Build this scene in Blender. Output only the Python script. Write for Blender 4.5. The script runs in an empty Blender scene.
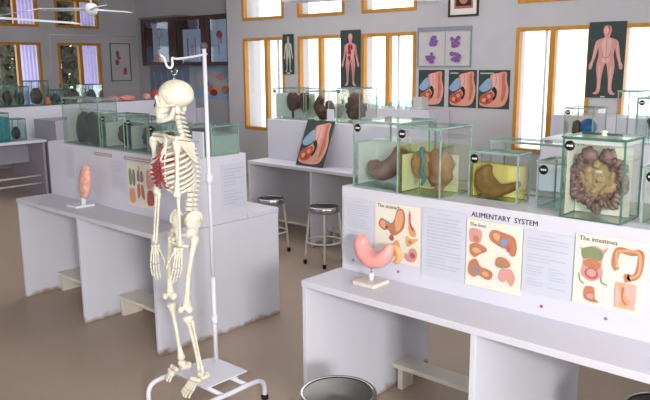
import bpy, math, random
from mathutils import Vector, Matrix
import mathutils.noise as mn
random.seed(4)
SC = bpy.context.scene
COL = SC.collection
PI = math.pi

# ------------------------------------------------------------------ camera
PITCH, YAW, ROLL, HCAM, FPX = .1932, .7345, -.0077, 1.7177, 712.06
fwd = Vector((-math.sin(YAW)*math.cos(PITCH), math.cos(YAW)*math.cos(PITCH), -math.sin(PITCH)))
rgt = Vector((math.cos(YAW), math.sin(YAW), 0)); upv = rgt.cross(fwd)
r2 = rgt*math.cos(ROLL)+upv*math.sin(ROLL); u2 = -rgt*math.sin(ROLL)+upv*math.cos(ROLL)
cd = bpy.data.cameras.new('camera'); cam = bpy.data.objects.new('camera', cd); COL.objects.link(cam)
m = Matrix((r2, u2, -fwd)).transposed().to_4x4(); m.translation = Vector((0, 0, HCAM))
cam.matrix_world = m
cd.sensor_fit = 'HORIZONTAL'; cd.sensor_width = 36; cd.lens = FPX/650*36; cd.clip_end = 200
SC.camera = cam

# ------------------------------------------------------------------ world, lights, exposure
SC.view_settings.view_transform = 'Standard'; SC.view_settings.look = 'None'
SC.view_settings.gamma = 1; SC.view_settings.use_curve_mapping = False
SC.view_settings.exposure = 0.30
SC.cycles.transparent_max_bounces = 40; SC.cycles.max_bounces = 10
w = bpy.data.worlds.new('overcast_sky'); SC.world = w; w.use_nodes = True
w.node_tree.nodes['Background'].inputs[0].default_value = (.97, .98, 1, 1)
w.node_tree.nodes['Background'].inputs[1].default_value = 2.4

def area(name, loc, target, sx, sy, power, col=(1, 1, 1)):
    l = bpy.data.lights.new(name, 'AREA'); l.shape = 'RECTANGLE'; l.size = sx; l.size_y = sy
    l.energy = power; l.color = col
    o = bpy.data.objects.new(name, l); COL.objects.link(o); o.location = loc
    o.rotation_euler = (Vector(target)-Vector(loc)).to_track_quat('-Z', 'Y').to_euler()
    return o
area('camera_flash', (.02, -.05, 1.86), (-3.0, 3.2, .9), .10, .06, 14, (1, .985, .97))
area('corner_window_daylight', (3.6, -1.6, 2.5), (-3, 3.2, .6), .9, .6, 280, (1, .99, .975))
area('daylight_side_windows', (3.4, 2.6, 2.0), (-4, 4.0, .9), 4.5, 1.8, 50, (1, 1, 1))
area('ceiling_fill_light', (-5.6, 4.9, 3.1), (-5.6, 4.9, 0), 5.0, 3.0, 70, (1, 1, .99))  # added ambient fill for the back of the room, no lamps modelled here

# ------------------------------------------------------------------ materials
def lin(c):
    return tuple(((x/255)/12.92 if x/255 <= .04045 else ((x/255+.055)/1.055)**2.4) for x in c)
MATS = {}
def mat(name, rgb, rough=.5, var=.06, scale=8, metal=0, spec=.4, bump=0, stretch=None):
    if name in MATS: return MATS[name]
    M = bpy.data.materials.new(name); M.use_nodes = True; nt = M.node_tree; b = nt.nodes['Principled BSDF']
    c = lin(rgb)
    tc = nt.nodes.new('ShaderNodeTexCoord'); nz = nt.nodes.new('ShaderNodeTexNoise')
    nz.inputs['Scale'].default_value = scale; nz.inputs['Detail'].default_value = 4
    if stretch:
        mp = nt.nodes.new('ShaderNodeMapping'); mp.inputs['Scale'].default_value = stretch
        nt.links.new(tc.outputs['Object'], mp.inputs[0]); nt.links.new(mp.outputs[0], nz.inputs['Vector'])
    else: nt.links.new(tc.outputs['Object'], nz.inputs['Vector'])
    cr = nt.nodes.new('ShaderNodeValToRGB')
    cr.color_ramp.elements[0].position = .3; cr.color_ramp.elements[1].position = .7
    cr.color_ramp.elements[0].color = tuple(x*(1-var) for x in c)+(1,)
    cr.color_ramp.elements[1].color = tuple(min(1, x*(1+var)) for x in c)+(1,)
    nt.links.new(nz.outputs['Fac'], cr.inputs[0]); nt.links.new(cr.outputs[0], b.inputs['Base Color'])
    b.inputs['Roughness'].default_value = rough; b.inputs['Metallic'].default_value = metal
    b.inputs['Specular IOR Level'].default_value = spec
    if bump:
        bp = nt.nodes.new('ShaderNodeBump'); bp.inputs['Strength'].default_value = bump; bp.inputs['Distance'].default_value = .01
        nt.links.new(nz.outputs['Fac'], bp.inputs['Height']); nt.links.new(bp.outputs[0], b.inputs['Normal'])
    MATS[name] = M
    return M
def glassmat(name, tint, gloss=.06, milk=0, milkcol=(200, 220, 210), edge=.28):
    """clear pane or liquid: tinted see-through, a fresnel sheen, optionally a little cloudiness"""
    if name in MATS: return MATS[name]
    M = bpy.data.materials.new(name); M.use_nodes = True; nt = M.node_tree; nt.nodes.clear()
    out = nt.nodes.new('ShaderNodeOutputMaterial'); tr = nt.nodes.new('ShaderNodeBsdfTransparent')
    tr.inputs[0].default_value = tuple(tint)+(1,)
    cur = tr.outputs[0]
    if milk:
        df = nt.nodes.new('ShaderNodeBsdfDiffuse'); nz = nt.nodes.new('ShaderNodeTexNoise'); nz.inputs['Scale'].default_value = 6
        cr = nt.nodes.new('ShaderNodeValToRGB'); c = lin(milkcol)
        cr.color_ramp.elements[0].color = tuple(x*.85 for x in c)+(1,); cr.color_ramp.elements[1].color = c+(1,)
        nt.links.new(nz.outputs['Fac'], cr.inputs[0]); nt.links.new(cr.outputs[0], df.inputs[0])
        mx = nt.nodes.new('ShaderNodeMixShader'); mx.inputs[0].default_value = milk
        nt.links.new(cur, mx.inputs[1]); nt.links.new(df.outputs[0], mx.inputs[2]); cur = mx.outputs[0]
    gl = nt.nodes.new('ShaderNodeBsdfGlossy'); gl.inputs['Roughness'].default_value = .03
    lw = nt.nodes.new('ShaderNodeLayerWeight'); lw.inputs[0].default_value = .25
    ma = nt.nodes.new('ShaderNodeMath'); ma.operation = 'MULTIPLY_ADD'; ma.inputs[1].default_value = edge; ma.inputs[2].default_value = gloss
    nt.links.new(lw.outputs['Fresnel'], ma.inputs[0])
    mx = nt.nodes.new('ShaderNodeMixShader')
    nt.links.new(ma.outputs[0], mx.inputs[0]); nt.links.new(cur, mx.inputs[1]); nt.links.new(gl.outputs[0], mx.inputs[2])
    nt.links.new(mx.outputs[0], out.inputs[0])
    MATS[name] = M
    return M

WALL = mat('grey_wall_paint', (186, 184, 188), .75, .03, 3)
CEIL = mat('ceiling_paint', (205, 205, 205), .8, .03, 3)
LAM = mat('white_laminate', (208, 207, 219), .38, .02, 2, spec=.45)
LAMD = mat('grey_laminate', (168, 164, 178), .5, .03, 2)
GOLD = mat('golden_oak_varnish', (190, 132, 44), .4, .14, 14, stretch=(1, 1, .2))
DARKWOOD = mat('dark_walnut', (62, 30, 24), .4, .2, 12, stretch=(1, 1, .2))
CHROME = mat('polished_steel', (190, 190, 192), .16, .03, 5, metal=1)
SEATM = mat('brushed_steel_seat', (120, 118, 116), .2, .12, 5, metal=1)
WSTEEL = mat('white_enamel', (226, 226, 236), .3, .02, 6)
CREAM = mat('cream_enamel', (212, 206, 194), .4, .06, 9)
RUBBER = mat('black_rubber', (24, 22, 22), .7, .1, 20)
BONE = mat('ivory_bone', (232, 226, 208), .55, .12, 30, bump=.15)
BONED = mat('bone_joint_gap', (150, 132, 104), .6, .15, 30)
SOCK = mat('bone_recess_shade', (70, 58, 50), .8, .1, 30)  # shade inside the skull's hollows, put into the colour
MUSC = mat('painted_red_muscle', (168, 76, 84), .5, .15, 40)
PAPER = mat('white_paper', (214, 216, 228), .7, .02, 4)
PAPERG = mat('bluish_paper', (198, 201, 214), .65, .03, 4)
CREAMP = mat('cream_paper', (228, 222, 208), .6, .03, 5)
INK = mat('grey_ink', (186, 188, 202), .8, .05, 30)
BLACKI = mat('black_ink', (34, 32, 34), .6, .1, 30)
EDGE = mat('green_glass_edge', (136, 160, 152), .25, .2, 30)
EDGED = mat('dark_green_glass_edge', (70, 112, 98), .25, .2, 30)
STICK = mat('black_sticker', (18, 18, 18), .45, .1, 30)
WHT = mat('white_print', (228, 228, 224), .6, .03, 30)
GLASS = glassmat('tank_glass', (.982, .992, .988), .008)
GLASSG = glassmat('greenish_tank_glass', (.96, .985, .975), .012)
WPANE = glassmat('window_glass', (.97, .98, .98), .02, edge=.35)
LIQT = glassmat('clear_teal_liquid', (.93, .985, .975), .0, .012, (190, 225, 218))
LIQG = glassmat('yellow_green_liquid', (.95, .96, .74), .0, .015, (214, 216, 150))
LIQY = glassmat('yellow_liquid', (.985, .93, .54), .0, .02, (236, 214, 110))
LIQP = glassmat('pale_green_liquid', (.97, .98, .92), .0, .012, (214, 222, 190))
LIQD = glassmat('dull_green_liquid', (.92, .97, .955), .0, .015, (150, 185, 174))
GREENB = mat('dark_green_card', (52, 66, 62), .55, .1, 8)
PINK = mat('pink_flesh_print', (208, 150, 146), .55, .08, 14)
PINKL = mat('pale_pink_print', (224, 172, 160), .55, .08, 14)
PINKD = mat('deep_pink_print', (176, 92, 92), .55, .1, 14)
REDP = mat('red_print', (150, 40, 48), .55, .1, 14)
ORANGEP = mat('orange_print', (214, 160, 122), .55, .1, 20)
ORANGED = mat('brown_orange_print', (184, 122, 92), .55, .1, 20)
YELP = mat('ochre_print', (210, 172, 112), .55, .1, 20)
BLUEP = mat('blue_print', (112, 150, 190), .55, .1, 14)
LBLUE = mat('pale_blue_print', (150, 178, 206), .55, .08, 10)
PURP = mat('purple_print', (128, 84, 150), .55, .25, 60)
GRNP = mat('grey_green_print', (130, 144, 104), .55, .1, 14)
GREYP = mat('grey_print', (136, 132, 136), .6, .1, 14)
GBEIGE = mat('grey_beige_paper', (192, 188, 188), .65, .04, 6)
BONEP = mat('pale_bone_print', (196, 196, 186), .6, .08, 14)
STOMP = mat('pink_painted_plaster', (226, 156, 150), .35, .06, 14)
STOMO = mat('orange_painted_plaster', (214, 158, 104), .4, .1, 14)
LUNGP = mat('salmon_painted_plaster', (234, 176, 164), .4, .2, 40)
FLESHG = mat('grey_brown_tissue', (142, 120, 114), .5, .22, 22, bump=.4)
FLESHB = mat('tan_tissue', (176, 134, 106), .5, .2, 24, bump=.4)
FLESHD = mat('dark_brown_tissue', (84, 52, 44), .5, .3, 22, bump=.5)
FLESHL = mat('slate_grey_tissue', (58, 60, 66), .5, .3, 22, bump=.4)
FLESHS = mat('pinkish_grey_tissue', (150, 116, 108), .5, .18, 22, bump=.4)
FLESHM = mat('mauve_grey_tissue', (126, 102, 102), .5, .22, 26, bump=.5)
BLUET = mat('blue_painted_tissue', (64, 132, 176), .45, .2, 30)
REDT = mat('coral_painted_plaster', (206, 84, 74), .45, .2, 24)
BLUEB = mat('blue_ball_paint', (30, 84, 150), .4, .15, 14)

def floor_mat():
    M = bpy.data.materials.new('brown_terrazzo'); M.use_nodes = True; nt = M.node_tree; b = nt.nodes['Principled BSDF']
    tc = nt.nodes.new('ShaderNodeTexCoord')
    n1 = nt.nodes.new('ShaderNodeTexNoise'); n1.inputs['Scale'].default_value = .8; n1.inputs['Detail'].default_value = 5
    n2 = nt.nodes.new('ShaderNodeTexNoise'); n2.inputs['Scale'].default_value = 90; n2.inputs['Detail'].default_value = 2
    for n in (n1, n2): nt.links.new(tc.outputs['Object'], n.inputs['Vector'])
    cr = nt.nodes.new('ShaderNodeValToRGB')
    cr.color_ramp.elements[0].position = .3; cr.color_ramp.elements[0].color = lin((170, 150, 132))+(1,)
    cr.color_ramp.elements[1].position = .75; cr.color_ramp.elements[1].color = lin((188, 168, 150))+(1,)
    nt.links.new(n1.outputs['Fac'], cr.inputs[0])
    mx = nt.nodes.new('ShaderNodeMix'); mx.data_type = 'RGBA'; mx.blend_type = 'MULTIPLY'; mx.inputs[0].default_value = .25
    nt.links.new(cr.outputs[0], mx.inputs[6]); nt.links.new(n2.outputs['Color'], mx.inputs[7])
    nt.links.new(mx.outputs[2], b.inputs['Base Color'])
    b.inputs['Roughness'].default_value = .42; b.inputs['Specular IOR Level'].default_value = .35
    return M
FLOORM = floor_mat()
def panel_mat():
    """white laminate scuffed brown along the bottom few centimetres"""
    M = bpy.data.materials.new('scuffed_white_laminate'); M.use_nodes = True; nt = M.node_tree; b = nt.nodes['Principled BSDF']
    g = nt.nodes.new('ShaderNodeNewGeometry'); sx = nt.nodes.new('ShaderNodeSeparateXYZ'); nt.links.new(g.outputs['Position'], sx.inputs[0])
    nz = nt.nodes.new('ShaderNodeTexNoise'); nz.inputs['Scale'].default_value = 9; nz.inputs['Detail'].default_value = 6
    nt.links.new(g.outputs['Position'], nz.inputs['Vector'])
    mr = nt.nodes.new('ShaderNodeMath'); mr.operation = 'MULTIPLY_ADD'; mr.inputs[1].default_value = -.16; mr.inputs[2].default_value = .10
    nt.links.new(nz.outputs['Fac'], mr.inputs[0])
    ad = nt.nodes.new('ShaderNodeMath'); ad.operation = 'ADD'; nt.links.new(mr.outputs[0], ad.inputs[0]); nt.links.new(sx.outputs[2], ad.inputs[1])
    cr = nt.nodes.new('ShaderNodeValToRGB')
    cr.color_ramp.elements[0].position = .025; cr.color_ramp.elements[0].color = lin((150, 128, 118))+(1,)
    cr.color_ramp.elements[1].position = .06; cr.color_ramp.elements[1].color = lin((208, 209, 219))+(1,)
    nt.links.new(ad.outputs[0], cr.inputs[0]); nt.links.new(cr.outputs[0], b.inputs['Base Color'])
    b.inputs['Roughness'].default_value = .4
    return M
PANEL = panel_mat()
def curtain_mat():
    M = bpy.data.materials.new('violet_curtain_cloth'); M.use_nodes = True; nt = M.node_tree; nt.nodes.clear()
    out = nt.nodes.new('ShaderNodeOutputMaterial'); d = nt.nodes.new('ShaderNodeBsdfDiffuse'); t = nt.nodes.new('ShaderNodeBsdfTranslucent')
    wv = nt.nodes.new('ShaderNodeTexNoise'); wv.inputs['Scale'].default_value = 5
    cr = nt.nodes.new('ShaderNodeValToRGB'); cr.color_ramp.elements[0].color = lin((188, 178, 232))+(1,); cr.color_ramp.elements[1].color = lin((208, 200, 246))+(1,)
    nt.links.new(wv.outputs['Fac'], cr.inputs[0])
    for n in (d, t): nt.links.new(cr.outputs[0], n.inputs[0])
    mx = nt.nodes.new('ShaderNodeMixShader'); mx.inputs[0].default_value = .7
    nt.links.new(d.outputs[0], mx.inputs[1]); nt.links.new(t.outputs[0], mx.inputs[2]); nt.links.new(mx.outputs[0], out.inputs[0])
    return M
CURT = curtain_mat()
LEAF = mat('dusty_leaf', (74, 78, 62), .7, .4, 30)
BARK = mat('grey_bark', (92, 80, 72), .8, .2, 20)

# ------------------------------------------------------------------ mesh helpers
def smooth_open(pts, k=6):
    P = [Vector(p) for p in pts]; out = []
    for i in range(len(P)-1):
        a = P[max(i-1, 0)]; b = P[i]; c = P[i+1]; d = P[min(i+2, len(P)-1)]
        for j in range(k):
            t = j/k
            out.append(.5*((2*b)+(c-a)*t+(2*a-5*b+4*c-d)*t*t+(3*b-a-3*c+d)*t**3))
    out.append(P[-1]); return out
def smooth_closed(pts, k=5):
    P = [Vector(p) for p in pts]; n = len(P); out = []
    for i in range(n):
        a, b, c, d = P[i-1], P[i], P[(i+1) % n], P[(i+2) % n]
        for j in range(k):
            t = j/k
            out.append(.5*((2*b)+(c-a)*t+(2*a-5*b+4*c-d)*t*t+(3*b-a-3*c+d)*t**3))
    return out
def interp(vals, n):
    out = []
    for i in range(n):
        t = i/(n-1)*(len(vals)-1); k = min(int(t), len(vals)-2); out.append(vals[k]+(vals[k+1]-vals[k])*(t-k))
    return out
class MB:
    def __init__(s): s.v = []; s.f = []; s.m = []; s.s = []
    def add(s, vs, fs, mi=0, sm=False):
        b = len(s.v); s.v += [Vector(v) for v in vs]
        for f in fs: s.f.append([b+i for i in f]); s.m.append(mi); s.s.append(sm)
        return s
    def box(s, x0, x1, y0, y1, z0, z1, mi=0):
        return s.add([(x0,y0,z0),(x1,y0,z0),(x1,y1,z0),(x0,y1,z0),(x0,y0,z1),(x1,y0,z1),(x1,y1,z1),(x0,y1,z1)],
                     [(3,2,1,0),(4,5,6,7),(0,1,5,4),(1,2,6,5),(2,3,7,6),(3,0,4,7)], mi)
    def tube(s, pts, r, n=8, mi=0, squash=1, ref=None, closed=False):
        P = [Vector(p) for p in pts]; N = len(P)
        R = r if isinstance(r, (list, tuple)) else [r]*N
        if len(R) != N: R = interp(list(R), N)
        vs = []; up = Vector(ref) if ref else None
        for i in range(N):
            t = (P[(i+1) % N]-P[i-1]) if closed else (P[min(i+1, N-1)]-P[max(i-1, 0)])
            t = t.normalized() if t.length > 1e-9 else Vector((0, 0, 1))
            if up is None: up = Vector((0, 0, 1)) if abs(t.z) < .9 else Vector((1, 0, 0))
            a = up-t*up.dot(t)
            if a.length < 1e-5: a = Vector((1, 0, 0)).cross(t)
            a.normalize()
            if ref is None: up = a
            b = t.cross(a)
            for j in range(n):
                q = 2*PI*j/n; vs.append(P[i]+(a*math.cos(q)+b*math.sin(q)*squash)*R[i])
        fs = []
        for i in range(N if closed else N-1):
            k = (i+1) % N
            for j in range(n): fs.append((i*n+j, i*n+(j+1) % n, k*n+(j+1) % n, k*n+j))
        s.add(vs, fs, mi, True)
        if not closed:
            b = len(s.v)-N*n
            s.f.append([b+j for j in range(n)][::-1]); s.m.append(mi); s.s.append(False)
            s.f.append([b+(N-1)*n+j for j in range(n)]); s.m.append(mi); s.s.append(False)
        return s
    def lathe(s, prof, c, n=24, mi=0, axis='Z'):
        vs = []
        for r, z in prof:
            for j in range(n):
                q = 2*PI*j/n
                p = Vector((r*math.cos(q), r*math.sin(q), z))
                if axis == 'Y': p = Vector((p.x, p.z, p.y))
                if axis == 'X': p = Vector((p.z, p.x, p.y))
                vs.append(Vector(c)+p)
        fs = [(i*n+j, i*n+(j+1) % n, (i+1)*n+(j+1) % n, (i+1)*n+j) for i in range(len(prof)-1) for j in range(n)]
        return s.add(vs, fs, mi, True)
    def ell(s, c, rad, mi=0, nu=18, nv=12, rot=None, fn=None):
        vs = []; c = Vector(c)
        for i in range(nv+1):
            th = PI*i/nv
            for j in range(nu):
                ph = 2*PI*j/nu
                d = Vector((math.sin(th)*math.cos(ph), math.sin(th)*math.sin(ph), math.cos(th)))
                k = fn(d) if fn else 1
                p = Vector((d.x*rad[0]*k, d.y*rad[1]*k, d.z*rad[2]*k))
                if rot: p = rot @ p
                vs.append(c+p)
        fs = [(i*nu+j, (i+1)*nu+j, (i+1)*nu+(j+1) % nu, i*nu+(j+1) % nu) for i in range(nv) for j in range(nu)]
        return s.add(vs, fs, mi, True)
    def ngon(s, pts, mi=0): return s.add(pts, [tuple(range(len(pts)))], mi)
    def build(s, name, mats, parent=None, loc=None, bevel=0):
        """with a parent: child in the parent's space; loc: origin of a top-level object. Coordinates are world metres."""
        off = Vector((0, 0, 0)); p = parent
        while p is not None: off += p.location; p = p.parent
        if loc is not None: off = Vector(loc)
        me = bpy.data.meshes.new(name)
        me.from_pydata([v-off for v in s.v], [], s.f)
        if not isinstance(mats, (list, tuple)): mats = [mats]
        for q in mats: me.materials.append(q)
        me.polygons.foreach_set('material_index', s.m); me.polygons.foreach_set('use_smooth', s.s)
        me.update(); me.validate()
        o = bpy.data.objects.new(name, me); COL.objects.link(o)
        if parent is not None: o.parent = parent
        if loc is not None: o.location = loc
        if bevel:
            b = o.modifiers.new('bevel', 'BEVEL'); b.width = bevel; b.segments = 2; b.limit_method = 'ANGLE'
        return o
def tag(o, label, cat, group=None):
    o['label'] = label; o['category'] = cat
    if group: o['group'] = group
    return o
def thing(name, label, cat, loc, group=None):
    o = bpy.data.objects.new(name, None); COL.objects.link(o); o.location = loc; o.empty_display_size = .1
    return tag(o, label, cat, group)
def struct(o): o['kind'] = 'structure'; return o
def text_mb(mb, s, origin, U, V, size, mi=0):
    """flat lettering: the font outline laid on the surface at origin along U (across) and V (up)"""
    cu = bpy.data.curves.new('lettering', 'FONT'); cu.body = s; cu.size = size;  cu.resolution_u = 2
    o = bpy.data.objects.new('lettering', cu); COL.objects.link(o)
    me = bpy.data.meshes.new_from_object(o.evaluated_get(bpy.context.evaluated_depsgraph_get()))
    O, U, V = Vector(origin), Vector(U), Vector(V)
    for sh in (0, size*.035): mb.add([O+U*(v.co.x+sh)+V*v.co.y for v in me.vertices], [tuple(p.vertices) for p in me.polygons], mi)
    wd = max((v.co.x for v in me.vertices), default=0)
    bpy.data.objects.remove(o); bpy.data.curves.remove(cu); bpy.data.meshes.remove(me)
    return wd

# ------------------------------------------------------------------ room
YW, XL, YA, ZC = 7.35, -11.8, 7.82, 3.15      # window wall, end wall, alcove wall, ceiling
XC = -8.62                                    # where the window wall starts
struct(MB().box(XL-.2, 4, -3, YA+.3, -.1, 0).build('floor', FLOORM))
struct(MB().box(XL-.2, 4, -3, YA+.3, ZC, ZC+.1).build('ceiling', CEIL))
WX = [(-8.277, -7.40), (-7.123, -6.27), (-5.97, -5.12), (-3.79, -2.95), (-2.65, -1.81), (-1.5, -.66)]
ZS, ZT, ZU, ZV = .70, 2.055, 2.31, 2.80       # sill, head, transom sill, transom head
def wall_with_holes(lo, hi, holes, put):
    e = [lo]
    for a, b in holes: e += [a, b]
    e.append(hi)
    for i in range(0, len(e), 2): put(e[i], e[i+1], 0, ZC)
    for a, b in holes:
        put(a, b, 0, ZS); put(a, b, ZT, ZU); put(a, b, ZV, ZC)
mb = MB(); wall_with_holes(XC, 4, WX, lambda a, b, z0, z1: mb.box(a, b, YW, YW+.22, z0, z1))
struct(mb.build('wall_back', WALL))
mb = MB(); mb.box(XL-.2, XC, YA, YA+.2, 0, ZC); mb.box(XC-.02, XC, YW, YA, 0, ZC)
struct(mb.build('wall_alcove', WALL))
WY = [(4.0, 4.82), (5.105, 5.925), (6.228, 7.05)]
mb = MB(); wall_with_holes(-3, YA, WY, lambda a, b, z0, z1: mb.box(XL-.2, XL, a, b, z0, z1))
struct(mb.build('wall_left', WALL))
mb = MB(); wall_with_holes(-3, YA, [(-2.2, -1.0), (.4, 1.6), (3.4, 4.6)], lambda a, b, z0, z1: mb.box(4, 4.2, a, b, z0, z1))
struct(mb.build('wall_right', WALL))
mb = MB(); wall_with_holes(XL-.2, 4.2, [(-10.4, -9.2), (-7.6, -6.4), (-4.8, -3.6), (-2.0, -.8), (.8, 2.0)], lambda a, b, z0, z1: mb.box(a, b, -3.2, -3, z0, z1))
struct(mb.build('wall_front', WALL))
def wframe(lo, hi, z0, z1, mull, box, pane, n):
    """frame, optional mullion, glass"""
    t = .042; mb = MB()
    box(mb, lo, lo+t, z0, z1); box(mb, hi-t, hi, z0, z1); box(mb, lo+t, hi-t, z0, z0+t); box(mb, lo+t, hi-t, z1-t, z1)
    if mull: box(mb, mull-.03, mull+.03, z0+t, z1-t)
    o = struct(mb.build('window_%d' % n, GOLD))
    p = MB(); pane(p, lo+t, hi-t, z0+t, z1-t); struct(p.build('window_glass', WPANE, o))
    return o
n = 0
for i, (a, b) in enumerate(WX):
    n += 1
    bx = lambda mb, x0, x1, z0, z1: mb.box(x0, x1, YW-.012, YW+.06, z0, z1)
    pn = lambda mb, x0, x1, z0, z1: mb.box(x0, x1, YW+.02, YW+.026, z0, z1)
    ml = (a+.50 if i == 0 else a+.42)
    o = wframe(a, b, ZS, ZT, ml, bx, pn, n)
    if i != 1:
        q = MB(); xs = ml+.13 if i in (2,) else (ml-.1 if i == 3 else ml+.2)
        q.box(xs, xs+.022, YW+.03, YW+.06, ZS+.042, ZT-.042); struct(q.build('casement_stile', WSTEEL, o))
    n += 1; wframe(a, b, ZU, ZV, None, bx, pn, n)
for i, (a, b) in enumerate(WY):
    n += 1
    bx = lambda mb, y0, y1, z0, z1: mb.box(XL-.06, XL+.012, y0, y1, z0, z1)
    pn = lambda mb, y0, y1, z0, z1: mb.box(XL-.026, XL-.02, y0, y1, z0, z1)
    ml = a+.43
    o = wframe(a, b, ZS, ZT, ml, bx, pn, n)
    n += 1; o2 = wframe(a, b, ZU, ZV, ml, bx, pn, n)
    for z0, z1, oo in ((ZS, ZT, o), (ZU, ZV, o2)):
        q = MB(); N = 24; vs = []
        for j in range(N+1):
            y = ml+.03+(b-.045-ml-.03)*j/N
            vs += [(XL-.09-.012*math.sin(j*1.3), y, z0+.04), (XL-.09-.012*math.sin(j*1.3), y, z1-.04)]
        q.add(vs, [(2*j, 2*j+2, 2*j+3, 2*j+1) for j in range(N)], 0, True)
        struct(q.build('curtain', CURT, oo))
mb = MB(); mb.tube([(XL+.012, 6.08, 1.5), (XL+.012, 6.10, 2.19), (XL+.012, 7.80, 2.19)], .008, 6)
struct(mb.build('trim_1', WSTEEL))

# trees outside the end wall
def tree(loc, h, spread, label, seed):
    rd = random.Random(seed); t = thing('garden_tree', label, 'tree', loc, 'trees outside the end windows'); L = Vector(loc)
    MB().tube([L, L+Vector((0, .1, h*.5)), L+Vector((.1, -.05, h*.8))], [.16, .12, .05], 8).build('trunk', BARK, t)
    for k in range(5):
        a = rd.uniform(0, 6.28)
        MB().tube(smooth_open([L+Vector((0, .08, h*(.35+.07*k))), L+Vector((math.cos(a)*.6, math.sin(a)*.6, h*(.5+.07*k))), L+Vector((math.cos(a)*.8, math.sin(a)*.8, h*(.6+.08*k)))]), [.06, .02], 6).build('branch', BARK, t)
    f = MB()
    for k in range(3200):
        p = L+Vector((max(-.9, min(.9, rd.gauss(0, spread*.5))), max(-.85, min(.85, rd.gauss(0, spread*.6))), rd.uniform(.15, 1.0)*h))
        u = Vector((rd.uniform(-1, 1), rd.uniform(-1, 1), rd.uniform(-1, 1))).normalized(); v = u.orthogonal().normalized()
        s = rd.uniform(.10, .2); f.add([p-u*s, p+v*s*.45, p+u*s, p-v*s*.45], [(0, 1, 2, 3)])
    o = f.build('foliage', LEAF, t); o['kind'] = 'stuff'
tree((-14.6, 8.55, 0), 4.2, 1.5, 'leafy tree behind the end window nearest the corner', 1)
tree((-14.6, 6.2, 0), 4.4, 1.5, 'leafy tree behind the end window at the picture edge', 2)

# ------------------------------------------------------------------ benches
HT = .75; HR = 1.146; DW = .27; RW = .475; TW = 1.01
def bench(label, x0, nb, bay, y0, right_panel=True, plank=None, hr=HR):
    x1 = x0+nb*bay
    t = thing('display_bench', label, 'bench', (x0, y0, 0), 'white display benches')
    MB().box(x0-.012, x1+.012, y0, y0+DW, HT-.03, HT).build('worktop', LAM, t, bevel=.003)
    MB().box(x0-.012, x1+.012, y0+TW-DW, y0+TW, HT-.03, HT).build('worktop', LAM, t, bevel=.003)
    MB().box(x0, x1, y0+DW, y0+DW+RW-.005, HT-.03, hr).build('riser', LAM, t, bevel=.003)
    for k in range(nb+1):
        if k == nb and not right_panel: break
        xa = x0+k*bay
        xa0 = xa-.012 if k < nb else xa-.013
        MB().box(xa0, xa0+.025, y0+.006, y0+TW-.006, 0, HT-.0305).build('side_panel', PANEL, t, bevel=.002)
    if plank:
        pa, pb = plank
        for k in range(nb):
            a = x0+k*bay+.0135; b = x0+(k+1)*bay-.0135
            q = MB().box(a, b, y0+pa, y0+pb, .115, .14); fr = q.build('foot_rest', CREAM, t, bevel=.002)
            for xx in (a+.03, b-.06): MB().box(xx, xx+.03, y0+pa+.01, y0+pb-.01, 0, .115).build('rest_block', CREAM, fr)
    return t
A = bench('white bench carrying the ALIMENTARY SYSTEM charts and the pink stomach model', -2.13, 4, .865, 2.207, True, (.66, .78))
B = bench('white bench behind the hanging skeleton, with the lung model on its ledge', -5.075, 2, .838, 2.273, True, (.25, .42))
Cb = bench('white bench under the windows with an anatomy board leaning on its riser', -5.26, 2, .838, 4.695, True, (.25, .42))
C2 = bench('white bench mostly hidden behind the large intestine tank', -2.33, 3, .838, 4.695)
def wall_bench(label, x0, x1, y0, hr):
    t = thing('wall_bench', label, 'bench', (x0, y0, 0), 'benches against the window wall')
    MB().box(x0, x1, y0-.26, y0, HT-.03, HT).build('worktop', LAM, t, bevel=.003)
    MB().box(x0, x1, y0, YW-.012, HT-.03, hr).build('riser', LAM, t, bevel=.003)
    for xx in (x0, (x0+x1)/2, x1-.025): MB().box(xx, xx+.025, y0-.25, YW-.02, 0, HT-.0305).build('side_panel', PANEL, t)
wall_bench('low white wall bench holding glassware below the middle windows', -6.6, -4.62, 6.9, 1.146)
wall_bench('white wall bench below the large human figure chart', -3.14, .4, 6.9, 1.166)
# bench along the end wall
t = thing('end_bench', 'long grey white bench along the end wall, loaded with specimen jars', 'bench', (-9.3, 5, 0))
MB().box(-9.3, -8.8, 1.6, 4.40, HT-.035, HT).build('worktop', LAM, t, bevel=.003)
MB().box(-9.3, -8.8, 5.01, 7.2, HT-.035, HT).build('worktop', LAM, t, bevel=.003)
MB().box(-9.77, -9.3, 1.6, 7.2, HT-.03, HR).build('riser', LAM, t, bevel=.003)
MB().box(-9.29, -9.265, 1.6, 4.40, .42, HT-.04).build('modesty_panel', LAMD, t)
for yy in (1.6, 3.0, 4.36, 5.03, 7.16): MB().box(-9.76, -8.84, yy, yy+.03, 0, HT-.036).build('side_panel', LAMD, t)
for z in (.17, .27):
    q = MB(); q.tube([(-8.95, 1.63, z), (-8.95, 4.36, z)], .013, 6); q.build('foot_rail', CREAM, t)
for yy in (2.3, 3.65):
    q = MB(); q.tube([(-8.95, yy, 0), (-8.95, yy, .29)], .012, 6); q.build('rail_post', CREAM, t)
t = MB().box(-9.15, -8.58, 4.42, 5.0, 0, .995).build('side_cupboard', LAMD, loc=(-8.85, 4.7, 0), bevel=.004)
tag(t, 'plain grey cupboard block closing the end of the jar bench', 'cupboard')
t = MB().box(-9.6, -9.2, 7.215, 7.34, 0, .99)
t = t.build('white_plinth', LAM, loc=(-9.4, 7.28, 0), bevel=.003); tag(t, 'small white plinth standing by the pillar next to the end bench', 'plinth')

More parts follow.
